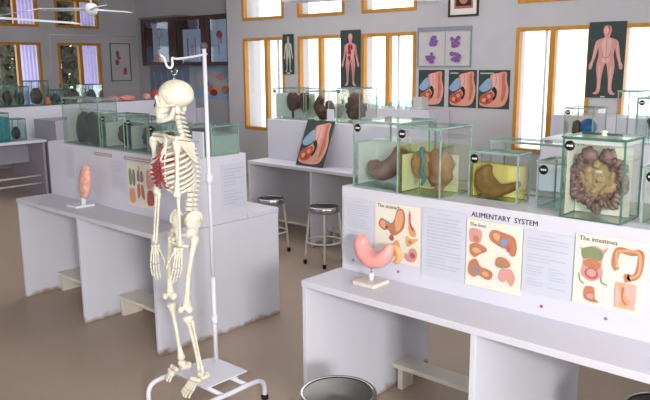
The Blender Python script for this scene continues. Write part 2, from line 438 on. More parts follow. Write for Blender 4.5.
# ------------------------------------------------------------------ stools
def stool(x, y, zs, label, turn=0, rad=.14):
    t = thing('stool', label, 'stool', (x, y, 0), 'round steel laboratory stools'); c = Vector((x, y, 0))
    s = MB().lathe([(0, zs-.012), (rad*.82, zs-.012), (rad*.93, zs-.004), (rad*.9, zs)], c, 32)
    s.lathe([(rad*.9, zs), (rad*.55, zs-.006), (0, zs-.008)], c, 32); s.build('seat', SEATM, t)
    MB().lathe([(rad*.9, zs+.002), (rad*.96, zs+.006), (rad, zs), (rad, zs-.04), (rad*.96, zs-.045), (rad*.93, zs-.04), (rad*.92, zs-.004)], c, 32).build('rim', CHROME, t)
    for k in range(4):
        a = turn+k*PI/2+PI/4; d = Vector((math.cos(a), math.sin(a), 0))
        lg = MB().tube(smooth_open([c+d*.02+Vector((0, 0, zs-.05)), c+d*(rad*.8)+Vector((0, 0, zs-.055)), c+d*(rad*.98)+Vector((0, 0, zs-.1)), c+d*(rad*1.25)+Vector((0, 0, .03))], 4), .011, 8).build('leg', CREAM, t)
        p = c+d*(rad*1.26)
        MB().lathe([(0, 0), (.016, 0), (.016, .035), (0, .035)], p, 10).build('rubber_foot', RUBBER, lg)
    R = rad*1.13
    MB().tube([c+Vector((R*math.cos(q*PI/12), R*math.sin(q*PI/12), .2)) for q in range(24)], .008, 6, closed=True).build('foot_ring', CREAM, t)
    return t
stool(-4.60, 4.36, .5, 'round steel stool beside the end of the skeleton bench', .1, .125)
stool(-3.985, 4.40, .5, 'round steel stool standing before the leaning anatomy board', -.05, .132)
stool(-1.625, 1.865, .5, 'round steel stool in front of the stomach model bench, cut by the frame', .35, .145)
stool(-.70, 2.62, .45, 'stool tucked under the bench below the intestines chart', .3)

# ------------------------------------------------------------------ skeleton stand
sx, sy = -2.865, 2.285
t = thing('skeleton_stand', 'white tubular stand with a bent hook arm holding the skeleton', 'stand', (sx, sy, 0))
fr = MB()
for xx in (-2.925, -2.53):
    fr.tube(smooth_open([(xx, 2.325, .025), (xx, 2.32, .085), (xx, 2.27, .116), (xx, 2.1, .117), (xx, 1.94, .116), (xx, 1.895, .085), (xx, 1.89, .025)], 5), .0125, 10)
for yy in (2.06, 2.215): fr.tube([(-2.925, yy, .116), (-2.53, yy, .116)], .011, 8)
fr.tube([(-2.90, sy, .116), (-2.64, sy-.05, .116)], .006, 8)
fr.build('base_frame', WSTEEL, t)
for xx in (-2.925, -2.53):
    for yy in (2.325, 1.89):
        MB().lathe([(0, 0), (.012, 0), (.02, .008), (.02, .02), (.012, .028), (0, .028)], (xx, yy, 0), 12).build('foot', RUBBER, t)
MB().box(-2.905, -2.635, 2.04, 2.305, .1275, .1335).build('base_plate', WSTEEL, t, bevel=.002)
p = MB().tube([(sx, sy, .1337), (sx, sy, .6)], .0125, 10); p.tube([(sx, sy, .6), (sx, sy, 1.785)], .0105, 10); p.build('pole', WSTEEL, t)
MB().lathe([(0, .0), (.017, 0), (.019, .02), (.017, .05), (0, .05)], (sx, sy, .34), 12).build('collar', WSTEEL, t)
MB().lathe([(0, .0), (.017, 0), (.019, .02), (.017, .05), (0, .05)], (sx, sy, 1.10), 12).build('collar', WSTEEL, t)
MB().lathe([(0, -.004), (.016, -.004), (.018, .006), (.017, .018), (.008, .026), (0, .027)], (sx, sy, 1.785), 12).build('cap', mat('dark_cap_plastic', (86, 76, 84), .5), t)
RT = Vector((math.cos(YAW), math.sin(YAW), 0)); FH = Vector((-math.sin(YAW), math.cos(YAW), 0))
def S(a, d, z): return RT*(a*.9655)+FH*(3.36+d*.9655)+Vector((0, 0, .0593+z*.9655))
arm0 = Vector((sx, sy, 1.753)); ht = S(-.727, 0, 1.735)
ad = (ht-arm0)
MB().tube(smooth_open([arm0-ad*.08, arm0+ad*.4+Vector((0, 0, -.005)), arm0+ad*.86+Vector((0, 0, -.006)), ht, ht+Vector((0, 0, -.03)), ht+Vector((0, 0, -.045))-RT*.012, ht+Vector((0, 0, -.035))-RT*.026, ht+Vector((0, 0, 0))-RT*.038, ht+Vector((0, 0, .015))-RT*.055], 5), .0055, 8).build('hook_arm', WSTEEL, t)
MB().tube([arm0+ad*.68, arm0+ad*.68+Vector((0, 0, -.03))], .004, 6).build('arm_peg', CHROME, t)

# ------------------------------------------------------------------ skeleton
sk = thing('skeleton', 'ivory human skeleton model hanging by its skull from the white stand', 'skeleton', S(-.72, 0, .0))
th = math.radians(34)
Fv = RT*-math.cos(th)-FH*math.sin(th); Rv = RT*-math.sin(th)+FH*math.cos(th)     # its forward and its own right
Zv = Vector((0, 0, 1))
def bone(mb, a, b, r, k0=1.7, k1=1.6, bow=None, n=8, mi=0):
    a, b = Vector(a), Vector(b); L = b-a; pts = []; rs = []
    for t_, f in ((0, .5*k0), (.02, k0*.9), (.05, k0), (.1, k0*.8), (.18, 1.05), (.35, .88), (.5, .85), (.65, .9), (.82, 1.08), (.9, k1*.85), (.95, k1), (.98, k1*.9), (1, .5*k1)):
        p = a+L*t_
        if bow is not None: p = p+Vector(bow)*math.sin(PI*t_)
        pts.append(p); rs.append(r*f)
    mb.tube(pts, rs, n, mi); return mb
# hanging ring above the skull
q = MB(); q.tube([S(-.727, 0, 1.674), S(-.736, 0, 1.672), S(-.74, 0, 1.668), S(-.725, 0, 1.655), S(-.71, 0, 1.66), S(-.706, 0, 1.675), S(-.715, 0, 1.684)], .0035, 6)
q.tube([S(-.724, 0, 1.66), S(-.724, 0, 1.61)], .003, 6)
q.tube([ht+Vector((.0, 0, -.0565))-RT*.010, S(-.727, 0, 1.672)], .003, 6); q.build('hanging_ring', CHROME, sk)
# skull, looking to the picture's left
sth = math.radians(-4)
sf = RT*-math.cos(sth)-FH*math.sin(sth); sr = RT*-math.sin(sth)+FH*math.cos(sth)
SR = Matrix((sf, -sr, Zv)).transposed()          # columns: forward, left, up
cc = S(-.718, 0, 1.560)
def cran(d):
    k = 1
    if d.x > .3 and d.z < .1: k -= .16*min(1, (d.x-.3)*2)*min(1, (.1-d.z)*2)
    if d.z < -.35: k -= .25*(-.35-d.z)
    if d.x < -.5: k += .05*(-.5-d.x)
    return k
s = MB()
s.ell(cc, (.083, .066, .072), 0, 28, 20, SR, cran)
def sp(x, y, z): return cc+sf*x+sr*y+Zv*z
s.tube(smooth_open([sp(.045, 0, -.015), sp(.062, 0, -.045), sp(.072, 0, -.075), sp(.070, 0, -.088)], 4), [.045, .036, .031, .026], 14)      # maxilla
s.tube(smooth_open([sp(.078, -.045, -.012), sp(.088, -.02, -.008), sp(.09, 0, -.006), sp(.088, .02, -.008), sp(.078, .045, -.012)], 4), .0085, 8)   # brow
for e in (-1, 1):
    s.tube(smooth_open([sp(.075, e*.05, -.015), sp(.07, e*.053, -.04), sp(.055, e*.056, -.05), sp(.02, e*.064, -.045), sp(-.01, e*.063, -.042)], 4), [.007, .009, .008, .005, .006], 8)   # cheek arch
    s.ell(sp(-.02, e*.055, -.065), (.014, .012, .02), 0, 10, 8, SR)      # mastoid
    s.ell(sp(.079, e*.027, -.03), (.014, .015, .014), 1, 12, 10, SR)      # orbit, a dark solid in place of its shaded hollow
    pass
s.ell(sp(.096, 0, -.05), (.012, .009, .014), 1, 10, 8, SR)               # nose opening, its shade given by the dark colour
s.tube([sp(.088, 0, -.025), sp(.103, 0, -.038)], [.008, .005], 8)        # nasal bone
s.box(0, 0, 0, 0, 0, 0) if False else None
s.tube(smooth_open([sp(.05, -.027, -.093), sp(.085, -.02, -.093), sp(.096, 0, -.093), sp(.085, .02, -.093), sp(.05, .027, -.093)], 4), .0065, 6, 2)
s.build('skull', [BONE, SOCK, WHT], sk)
j = MB()
j.tube(smooth_open([sp(-.002, -.05, -.055), sp(.012, -.05, -.095), sp(.045, -.038, -.112), sp(.08, -.016, -.117), sp(.088, 0, -.117), sp(.08, .016, -.117), sp(.045, .038, -.112), sp(.012, .05, -.095), sp(-.002, .05, -.055)], 5), [.01, .013, .013, .014, .016, .014, .013, .013, .01], 8, squash=.7)
j.tube(smooth_open([sp(.05, -.025, -.102), sp(.082, -.018, -.102), sp(.092, 0, -.102), sp(.082, .018, -.102), sp(.05, .025, -.102)], 4), .006, 6, 1)
j.build('jaw', [BONE, WHT], sk)
# spine
spine = smooth_open([S(-.718, .01, 1.490), S(-.716, .015, 1.44), S(-.708, .04, 1.375), S(-.684, .06, 1.29), S(-.668, .065, 1.20), S(-.672, .06, 1.12), S(-.682, .055, 1.05), S(-.688, .05, .97), S(-.684, .06, .93)], 10)
acc = [0]
for i in range(1, len(spine)): acc.append(acc[-1]+(spine[i]-spine[i-1]).length)
def on_spine(t_):
    d = t_*acc[-1]
    for i in range(1, len(acc)):
        if acc[i] >= d-1e-9:
            u = (d-acc[i-1])/max(1e-9, acc[i]-acc[i-1]); return spine[i-1].lerp(spine[i], u), (spine[i]-spine[i-1]).normalized()
    return spine[-1], Vector((0, 0, -1))
NV = 24; vert = []
for k in range(NV):
    c, tg = on_spine((k+.5)/NV); vert.append(c); rr_ = .0135+.010*k/NV; h = acc[-1]/NV*.40
    q = MB(); q.tube([c-tg*h, c-tg*h*.5, c+tg*h*.5, c+tg*h], [rr_*1.05, rr_*.9, rr_*.9, rr_*1.05], 10)
    q.tube([c-Fv*rr_*.8, c-Fv*(rr_+.028)+tg*.012], [.007, .004], 6)
    for e in (-1, 1): q.tube([c-Fv*.008, c+Rv*e*(rr_+.018)-Fv*.012], [.006, .004], 6)
    q.build('vertebra', BONE, sk)
# ribs
W = [.050, .074, .093, .106, .115, .121, .124, .124, .120, .113, .100, .078]
DROP = [.04, .055, .065, .075, .085, .09, .095, .10, .10, .095, .07, .05]
ster_top = S(-.768, -.045, 1.345); ster_bot = S(-.782, -.065, 1.215)
for k in range(12):
    c0 = vert[7+k] if 7+k < NV else vert[-1]
    c0 = Vector(vert[6]).lerp(vert[16], k/11)
    for e in (-1, 1):
        w_ = W[k]; phm = math.radians([158, 152, 146, 142, 138, 134, 130, 126, 120, 112, 85, 65][k]); pts = []
        b_ = [.055, .072, .084, .09, .095, .098, .098, .096, .092, .086, .08, .07][k]
        for i in range(15):
            ph = phm*i/14
            pts.append(c0+Rv*e*w_*math.sin(ph)**.85+Fv*(b_*(1-math.cos(ph))-.01)-Zv*DROP[k]*(ph/PI)**1.1)
        q = MB(); q.tube(pts, .0062, 6, squash=1.4)
        q.build('rib', BONE, sk)
        if k < 10:
            tt = min(1, .06+.135*min(k, 7)); end = ster_top.lerp(ster_bot, tt)
            a = pts[-1]
            mid = a.lerp(end, .5)-Zv*(.004+.004*k)+Fv*.012
            q = MB(); q.tube(smooth_open([a, mid, end+Rv*e*.008], 5), .0045, 6)
            q.build('costal_cartilage', MUSC if e == 1 or k in (3, 4, 5, 6, 7) else BONE, sk)
q = MB(); q.tube(smooth_open([ster_top+Zv*.03, ster_top, ster_top.lerp(ster_bot, .5), ster_bot, ster_bot-Zv*.03], 4), [.02, .018, .014, .016, .006], 10, squash=.45, ref=Rv); q.build('sternum', BONE, sk)
for e in (1, -1):                              # painted muscle slips between the front ribs of its right side
    if e == 1:
        for k in range(5):
            c0 = Vector(vert[6]).lerp(vert[16], (k+3.5)/11); w_ = W[k+3]*.97; pts = []
            for i in range(8):
                ph = math.radians(55+78*i/7); pts.append(c0+Rv*w_*math.sin(ph)**.85+Fv*(.09*(1-math.cos(ph))-.012)-Zv*.085*(ph/PI)**1.1)
            MB().tube(pts, .0068, 6).build('muscle_slip', MUSC, sk)
# shoulder girdle and arms
Lsh, Rsh = S(-.700, -.135, 1.338), S(-.866, .125, 1.329)
for sh, e in ((Lsh, -1), (Rsh, 1)):
    q = MB(); q.tube(smooth_open([ster_top+Zv*.025+Rv*e*.015, ster_top.lerp(sh, .5)+Zv*.025+Fv*.012, sh+Zv*.022], 5), [.006, .0045, .006], 8); q.build('clavicle', BONE, sk)
    base = Vector(vert[8])+Rv*e*.085-Fv*.03
    q = MB(); gl = sh-Fv*.012
    tri = [gl+Zv*.012, gl.lerp(base+Zv*.03-Rv*e*.012, .7), gl.lerp(base-Zv*.1, .72)-Fv*.006]
    vs = []
    nrm = Fv*-.004
    mids = smooth_closed([tri[0], tri[0].lerp(tri[1], .5), tri[1], tri[1].lerp(tri[2], .5)-Rv*e*.005, tri[2], tri[2].lerp(tri[0], .5)+Fv*.004], 3)
    N = len(mids)
    q.add([p+nrm for p in mids]+[p-nrm for p in mids], [tuple(range(N)), tuple(range(2*N-1, N-1, -1))]+[(i, N+i, N+(i+1) % N, (i+1) % N) for i in range(N)])
    q.tube([base-Rv*e*.03+Zv*.03-Fv*.008, sh+Zv*.025-Fv*.02, sh+Zv*.028+Fv*.005], [.004, .008, .009], 8)
    q.build('scapula', BONE, sk)
def hand(wr, tip, palm_n, name):
    wr, tip = Vector(wr), Vector(tip); ax = (tip-wr).normalized(); L = (tip-wr).length; sd = ax.cross(Vector(palm_n)).normalized(); nn = sd.cross(ax)
    q = MB()
    for k in range(6): q.ell(wr+ax*(.012+.014*(k % 2))+sd*(-.016+.016*(k//2)), (.009, .008, .009), 0, 8, 6)
    for k in range(5):
        sp_ = -.026+.013*k; root = wr+ax*.03+sd*sp_*.75
        fl = [.62, .93, 1, .95, .82][k]*L
        if k == 0: pts = [root, root+ax*.035-sd*.014+nn*.008, root+ax*.062-sd*.02+nn*.014, root+ax*.083-sd*.02+nn*.016]
        else: pts = [root, root+ax*fl*.42+sd*sp_*.3, root+ax*fl*.62+sd*sp_*.35+nn*.006, root+ax*fl*.76+sd*sp_*.35+nn*.014, root+ax*fl*.84+sd*sp_*.33+nn*.021]
        for i in range(len(pts)-1):
            a, b = pts[i].lerp(pts[i+1], .03), pts[i].lerp(pts[i+1], .97)
            q.tube([a, a.lerp(b, .12), a.lerp(b, .5), a.lerp(b, .88), b], [.003, .006-.0006*i, .0036-.0003*i, .0056-.0006*i, .003], 6)
    q.build(name, BONE, sk)
for sh, el, wr, hd, e in ((Lsh, S(-.702, -.155, 1.085), S(-.706, -.16, .848), S(-.735, -.17, .655), -1), (Rsh, S(-.866, .135, 1.048), S(-.886, .12, .792), S(-.885, .10, .60), 1)):
    q = MB(); bone(q, sh+Rv*e*.012, el, .0105, 2.0, 1.9); q.ell(sh+Rv*e*.006+Zv*.002, (.02, .02, .02), 0, 12, 8); q.build('humerus', BONE, sk)
    q = MB(); bone(q, el-Zv*.004+Rv*e*.008, wr+Rv*e*.012, .0065, 1.6, 1.8, bow=Rv*e*.008); q.build('radius_bone', BONE, sk)
    q = MB(); bone(q, el+Zv*.012-Rv*e*.006-Fv*.008, wr-Rv*e*.012, .0062, 2.0, 1.4, bow=-Rv*e*.004); q.build('ulna_bone', BONE, sk)
    hand(wr-Zv*.004, hd, -Rv*e, 'hand')
# pelvis
hipL, hipR = S(-.655, -.08, .882), S(-.772, .075, .852)
pc = (hipL+hipR)/2
q = MB()
for e, hp in ((-1, hipL), (1, hipR)):
    cen = hp+Zv*.062-Rv*e*.01-Fv*.012
    rim = []
    for k in range(14):
        a = 2*PI*k/14; rr_ = .047*(1+.12*math.cos(a-2.2))
        rim.append(cen+Fv*math.cos(a)*rr_*.78+Zv*math.sin(a)*rr_+Rv*e*(.022*max(0, math.sin(a))-.01*math.cos(a)))
    nr = Rv*.005; N = 14
    hub = cen-Rv*e*.012
    q.add([p+nr for p in rim]+[p-nr for p in rim]+[hub+nr, hub-nr], [(i, (i+1) % N, 2*N) for i in range(N)]+[((i+1) % N+N, i+N, 2*N+1) for i in range(N)]+[(i, N+i, N+(i+1) % N, (i+1) % N) for i in range(N)], 0, True)
    q.tube(rim[0:8], .008, 6)                                           # crest
    q.ell(hp+Zv*.008-Rv*e*.006, (.028, .028, .028), 0, 12, 8)           # socket
    pub = pc+Fv*.062-Zv*.018+Rv*e*.012; isc = hp-Zv*.062-Fv*.022-Rv*e*.022
    q.tube(smooth_open([hp+Fv*.012, hp.lerp(pub, .5)+Zv*.012, pub], 4), [.014, .009, .012], 8)
    q.tube(smooth_open([hp-Fv*.012-Zv*.01, hp.lerp(isc, .6)-Fv*.01, isc], 4), [.015, .012, .015], 8)
    q.tube(smooth_open([isc, isc.lerp(pub, .5)-Zv*.014, pub-Zv*.01], 4), [.013, .008, .010], 8)
q.build('pelvis', BONE, sk)
q = MB(); l5 = vert[-1]
q.tube(smooth_open([l5-Zv*.015, l5-Zv*.05-Fv*.015, l5-Zv*.09-Fv*.022, l5-Zv*.125-Fv*.008], 5), [.042, .036, .022, .008], 12, squash=.5, ref=Rv); q.build('sacrum', BONE, sk)
# legs
def foot(an, toe, name):
    an, toe = Vector(an), Vector(toe); ax = (toe-an); ax.z = 0; ax.normalize(); sd = ax.cross(Zv).normalized(); q = MB()
    heel = an-ax*.04-Zv*.035
    q.tube([heel-ax*.012, heel, an+ax*.01-Zv*.03], [.012, .021, .018], 10)
    q.ell(an-Zv*.012, (.024, .022, .018), 0, 12, 8)
    for k in range(4): q.ell(an+ax*.045+sd*(-.021+.014*k)-Zv*.026, (.016, .011, .013), 0, 8, 6)
    full = (toe-an).length
    for k in range(5):
        o_ = -.028+.014*k; st = an+ax*.06+sd*o_*.85-Zv*.03; en = toe+sd*o_*1.25-ax*(.006*abs(k-1)+.008*max(0, k-2))
        b1 = st.lerp(en, .55); b2 = st.lerp(en, .8)+Zv*.006
        for i, (a, b) in enumerate(((st, b1), (b1, b2), (b2, en))):
            a, b = a.lerp(b, .04), a.lerp(b, .96)
            q.tube([a, a.lerp(b, .12), a.lerp(b, .5), a.lerp(b, .88), b], [.004, .0085-.001*i, .005, .0075-.001*i, .004], 6)
    q.build(name, BONE, sk)
for hp, kn, an, toe, e in ((hipL, S(-.695, -.095, .490), S(-.640, -.075, .165), S(-.715, -.20, .085), -1), (hipR, S(-.806, .065, .505), S(-.764, .055, .165), S(-.842, -.01, .085), 1)):
    q = MB(); top = hp+Rv*e*.04-Zv*.012
    q.ell(hp, (.021, .021, .021), 0, 12, 8); q.tube([hp, top], [.013, .017], 8)
    bone(q, top+Zv*.012, kn+Zv*.012, .0135, 1.5, 1.75, bow=Fv*.012)
    for k in (-1, 1): q.ell(kn+Zv*.018+Rv*k*.019-Fv*.006, (.019, .019, .021), 0, 10, 8)
    q.build('femur', BONE, sk)
    q = MB(); q.ell(kn+Fv*.03+Zv*.018, (.014, .014, .017), 0, 10, 8); q.build('kneecap', BONE, sk)
    q = MB(); bone(q, kn-Zv*.018, an+Zv*.004, .0115, 2.5, 1.75); q.build('tibia', BONE, sk)
    q = MB(); bone(q, kn-Zv*.035+Rv*e*.032-Fv*.012, an-Zv*.008+Rv*e*.024, .0058, 1.7, 1.9); q.build('fibula', BONE, sk)
    foot(an, toe, 'foot')

# ------------------------------------------------------------------ printed sheets
class Sheet:
    """a flat printed sheet: shapes in 0..1 coordinates laid on it as thin layers of ink"""
    def __init__(s, P, U, V, w, h, th=.0025):
        s.P, s.U, s.V, s.w, s.h = Vector(P), Vector(U).normalized(), Vector(V).normalized(), w, h
        s.N = s.U.cross(s.V); s.mb = MB(); s.mats = []; s.k = 0; s.th = th
    def mi(s, M):
        if M not in s.mats: s.mats.append(M)
        return s.mats.index(M)
    def pt(s, x, y, k): return s.P+s.U*(x*s.w)+s.V*(y*s.h)+s.N*(s.th+.0004*k)
    def back(s, M, frame=None, fw=.02):
        P, U, V, N = s.P, s.U*s.w, s.V*s.h, s.N*s.th
        s.mb.add([P, P+U, P+U+V, P+V, P+N, P+U+N, P+U+V+N, P+V+N], [(3,2,1,0),(4,5,6,7),(0,1,5,4),(1,2,6,5),(2,3,7,6),(3,0,4,7)], s.mi(M))
    def poly(s, pts, M, smooth=True):
        s.k += 1
        if smooth: pts = [(p.x, p.y) for p in smooth_closed([(a, b, 0) for a, b in pts], 4)]
        s.mb.ngon([s.pt(a, b, s.k) for a, b in pts], s.mi(M)); return s
    def ell(s, cx, cy, rx, ry, M, rot=0):
        c, q = math.cos(rot), math.sin(rot); asp = s.h/s.w; pts = []
        for i in range(20):
            a = 2*PI*i/20; x, y = rx*math.cos(a), ry*math.sin(a)
            pts.append((cx+x*c-y*q*asp, cy+x*q/asp+y*c))
        return s.poly(pts, M, False)
    def rect(s, x0, x1, y0, y1, M): return s.poly([(x0, y0), (x1, y0), (x1, y1), (x0, y1)], M, False)
    def line(s, pts, wd, M):
        """a stroke of width wd metres"""
        s.k += 1; P = [s.pt(a, b, s.k) for a, b in pts]
        if len(P) > 2: P = smooth_open(P, 4)
        vs = []
        for i in range(len(P)):
            t = (P[min(i+1, len(P)-1)]-P[max(i-1, 0)]).normalized(); nn = s.N.cross(t)*wd/2; vs += [P[i]+nn, P[i]-nn]
        s.mb.add(vs, [(2*i, 2*i+1, 2*i+3, 2*i+2) for i in range(len(P)-1)], s.mi(M)); return s
    def text(s, tx, x, y, size, M, stretch=1):
        s.k += 1; text_mb(s.mb, tx, s.pt(x, y, s.k), s.U*stretch, s.V, size, s.mi(M)); return s
    def lines(s, x0, x1, y0, y1, n, M, rd, frac=.45, gap=.12):
        h = (y1-y0)/n; s.k += 1
        for i in range(n):
            if rd.random() < gap: continue
            xe = x0+(x1-x0)*rd.choice([1, 1, .97, .9, .6]); y = y1-h*(i+.5); a = h*frac/2
            s.mb.ngon([s.pt(x0, y-a, s.k), s.pt(xe, y-a, s.k), s.pt(xe, y+a, s.k), s.pt(x0, y+a, s.k)], s.mi(M))
        return s
    def done(s, name, label, cat, group=None):
        c = s.P+s.U*s.w/2
        return tag(s.mb.build(name, s.mats, loc=c), label, cat, group)
XA = (1, 0, 0); ZA = (0, 0, 1)
rd = random.Random(9)
YR = 2.207+DW-.0031        # face of the near bench's riser
def page(x0, x1, z0, z1, y, label, M=PAPERG, n=16, two=False, group='typed pages on the benches', U=XA, x_is_y=None):
    P = (x0, y, z0) if x_is_y is None else (x_is_y, x0, z0)
    s = Sheet(P, U, ZA, x1-x0, z1-z0); s.back(M)
    s.rect(.35, .65, .93, .945, INK)
    if two: s.lines(.1, .9, .5, .9, n//2, INK, rd); s.lines(.1, .45, .12, .46, n//2, INK, rd); s.lines(.55, .9, .12, .46, n//2, INK, rd)
    else: s.lines(.12, .9, .12, .9, n, INK, rd)
    return s.done('typed_page', label, 'notice', group)
page(-2.115, -1.948, .862, 1.095, YR, 'typed page left of the stomach chart, beside the stomach model')
page(-1.675, -1.462, .812, 1.105, YR, 'typed page between the stomach chart and the liver chart')
page(-1.212, -1.012, .836, 1.082, YR, 'typed page between the liver chart and the intestines chart', two=True)
# the stomach
s = Sheet((-1.928, YR, .838), XA, ZA, .243, .262); s.back(CREAMP)
s.text('The stomach', .05, .91, .024, BLACKI)
s.poly([(.08, .60), (.13, .72), (.25, .70), (.36, .66), (.44, .74), (.5, .9), (.62, .93), (.68, .8), (.64, .6), (.5, .48), (.38, .46), (.3, .54), (.2, .52)], ORANGED)
s.poly([(.46, .72), (.52, .88), (.6, .9), (.64, .78), (.58, .6), (.48, .54)], ORANGEP)
s.poly([(.12, .6), (.15, .68), (.24, .66), (.22, .56)], ORANGEP)
s.ell(.3, .66, .04, .03, BLUEP); s.ell(.27, .58, .03, .02, REDP); s.poly([(.33, .4), (.38, .47), (.44, .42), (.4, .36)], PINKD)
s.poly([(.76, .9), (.8, .9), (.81, .72), (.9, .62), (.92, .52), (.82, .5), (.76, .6)], ORANGEP); s.line([(.79, .88), (.8, .7), (.86, .6)], .006, REDP)
s.poly([(.7, .42), (.72, .5), (.82, .46), (.96, .48), (.95, .44), (.84, .36), (.74, .32)], YELP); s.ell(.8, .4, .05, .03, ORANGED)
s.poly([(.7, .1), (.7, .2), (.76, .18), (.8, .28), (.9, .3), (.96, .22), (.92, .1), (.8, .06)], PINK); s.ell(.86, .18, .06, .05, PINKD)
s.poly([(.4, .12), (.42, .3), (.52, .4), (.58, .3), (.55, .15)], ORANGEP)
s.done('stomach_chart', 'cream chart headed The stomach, behind the pink stomach model', 'chart', 'organ charts on the near bench')
# the liver
s = Sheet((-1.458, YR, .812), XA, ZA, .248, .275); s.back(CREAMP)
s.text('The liver', .05, .905, .021, BLACKI)
s.poly([(.06, .68), (.06, .86), (.26, .86), (.28, .74), (.24, .66), (.12, .66)], PINK); s.ell(.18, .72, .05, .05, ORANGED)
s.poly([(.44, .74), (.42, .84), (.5, .9), (.66, .88), (.84, .84), (.9, .72), (.88, .58), (.8, .56), (.74, .64), (.62, .66)], ORANGED)
s.poly([(.5, .78), (.5, .85), (.6, .84), (.58, .75)], ORANGEP); s.ell(.68, .74, .07, .045, BLUEP, .6); s.ell(.76, .66, .04, .05, PINKD)
s.poly([(.08, .5), (.08, .62), (.2, .66), (.36, .62), (.38, .56), (.26, .5), (.16, .44)], ORANGED); s.ell(.2, .55, .08, .04, ORANGEP)
s.poly([(.06, .2), (.08, .36), (.2, .42), (.28, .32), (.4, .3), (.5, .26), (.48, .16), (.38, .14), (.26, .18), (.16, .14)], ORANGED); s.ell(.2, .26, .07, .05, GREYP); s.ell(.38, .22, .06, .04, ORANGEP); s.ell(.24, .2, .03, .02, BLUEP)
s.poly([(.56, .38), (.58, .5), (.7, .52), (.8, .46), (.8, .4), (.68, .36)], ORANGED); s.ell(.66, .4, .05, .03, GRNP)
s.poly([(.62, .2), (.66, .34), (.76, .36), (.84, .36), (.9, .24), (.84, .12), (.76, .2), (.7, .16)], PINK); s.ell(.8, .24, .05, .06, ORANGEP)
s.done('liver_chart', 'cream chart headed The liver with six organ drawings', 'chart', 'organ charts on the near bench')
# the intestines
s = Sheet((-1.006, YR, .838), XA, ZA, .250, .262); s.back(CREAMP)
s.text('The intestines', .05, .91, .024, BLACKI)
s.poly([(.04, .84), (.1, .8), (.28, .86), (.4, .82), (.48, .86), (.42, .74), (.4, .6), (.42, .46), (.3, .36), (.2, .36), (.1, .44), (.12, .6), (.1, .74)], PINK)
s.poly([(.1, .78), (.25, .84), (.4, .78), (.38, .66), (.25, .68), (.12, .66)], GRNP); s.poly([(.13, .6), (.25, .68), (.38, .62), (.34, .52), (.2, .54)], ORANGED); s.ell(.26, .46, .1, .08, PINKD); s.ell(.26, .47, .07, .055, PINK)
s.line([(.08, .44), (.1, .34), (.16, .3)], .005, GRNP); s.line([(.4, .44), (.42, .36), (.5, .34)], .005, GRNP)
s.line([(.62, .58), (.58, .66), (.6, .82), (.66, .86), (.8, .84), (.92, .86), (.93, .72), (.9, .56), (.82, .5), (.76, .52), (.78, .44)], .021, ORANGED)
s.line([(.62, .6), (.6, .8), (.67, .85), (.9, .85), (.91, .58), (.8, .5)], .009, ORANGEP)
s.poly([(.18, .1), (.18, .24), (.24, .28), (.32, .26), (.34, .12), (.4, .08), (.3, .06)], ORANGED); s.ell(.27, .14, .05, .04, PINK)
s.rect(.62, .9, .06, .42, PINKL); s.poly([(.64, .38), (.74, .4), (.76, .24), (.84, .16), (.78, .08), (.68, .1), (.7, .24)], ORANGEP); s.line([(.72, .36), (.72, .2), (.78, .12)], .008, ORANGED)
s.done('intestine_chart', 'cream chart headed The intestines with colon drawing', 'chart', 'organ charts on the near bench')
# heading
mb = MB(); text_mb(mb, 'ALIMENTARY  SYSTEM', (-1.442, YR+.0022, 1.098), XA, ZA, .0295)
wd = max(v.x for v in mb.v)+1.442
for v in mb.v: v.x = -1.442+(v.x+1.442)*.285/wd
tag(mb.build('heading_lettering', BLACKI, loc=(-1.3, YR, 1.1)), 'black ALIMENTARY SYSTEM heading on the white riser above the liver chart', 'lettering')
# small marks along the riser: screws and stickers
for x, z, M, nm, lb in ((-2.06, .80, GREYP, 'screw_cap', 'grey screw cap low on the riser left of the stomach model'), (-1.80, .795, GREYP, 'screw_cap', 'grey screw cap low on the riser right of the stomach model'),
                        (-1.125, .79, PINKD, 'round_sticker', 'tiny pink round sticker under the two column page'), (-.88, .80, GREYP, 'screw_cap', 'grey screw cap under the intestines chart')):
    tag(MB().lathe([(0, -.002), (.006, -.002), (.006, .0), (0, .0)], (x, YR+.0025, z), 12, axis='Y').build(nm, M, loc=(x, YR, z)), lb, 'fitting')

# sheets on the skeleton's bench
YB = 2.273+DW-.0031
page(-4.815, -4.69, .895, 1.10, YB, 'faded page on the far end of the lung model bench', M=PAPERG, n=18)
page(-4.22, -4.06, .88, 1.09, YB, 'dense typed page right of the lung model', M=PAPERG, n=20)
for x0, x1, z, lb in ((-4.42, -4.20, 1.098, 'brown title strip on the riser above the lung model'), (-4.05, -3.72, 1.098, 'brown title strip above the lung chart behind the skeleton')):
    s = Sheet((x0, YB, z), XA, ZA, x1-x0, .022); s.back(mat('tan_card', (176, 152, 126), .6)); s.rect(.04, .96, .3, .7, GBEIGE)
    s.done('title_strip', lb, 'sign', 'title strips')
s = Sheet((-4.02, YB, .80), XA, ZA, .32, .285); s.back(CREAMP)
s.poly([(.06, .5), (.05, .8), (.12, .86), (.16, .7), (.14, .5)], GRNP); s.poly([(.18, .5), (.18, .8), (.25, .84), (.28, .66), (.26, .5)], GRNP)
s.line([(.42, .95), (.42, .84)], .02, YELP); s.poly([(.34, .62), (.36, .82), (.42, .84), (.43, .6)], GREYP); s.poly([(.46, .6), (.47, .82), (.54, .82), (.56, .62)], GREYP)
s.poly([(.34, .2), (.34, .48), (.42, .54), (.44, .3)], ORANGED); s.poly([(.48, .28), (.48, .52), (.56, .48), (.58, .2)], ORANGED)
s.poly([(.06, .1), (.06, .36), (.2, .42), (.26, .3), (.24, .1)], ORANGEP); s.poly([(.68, .5), (.7, .86), (.84, .88), (.92, .6), (.8, .48)], PINK); s.poly([(.68, .1), (.7, .4), (.86, .42), (.9, .14)], PINKD)
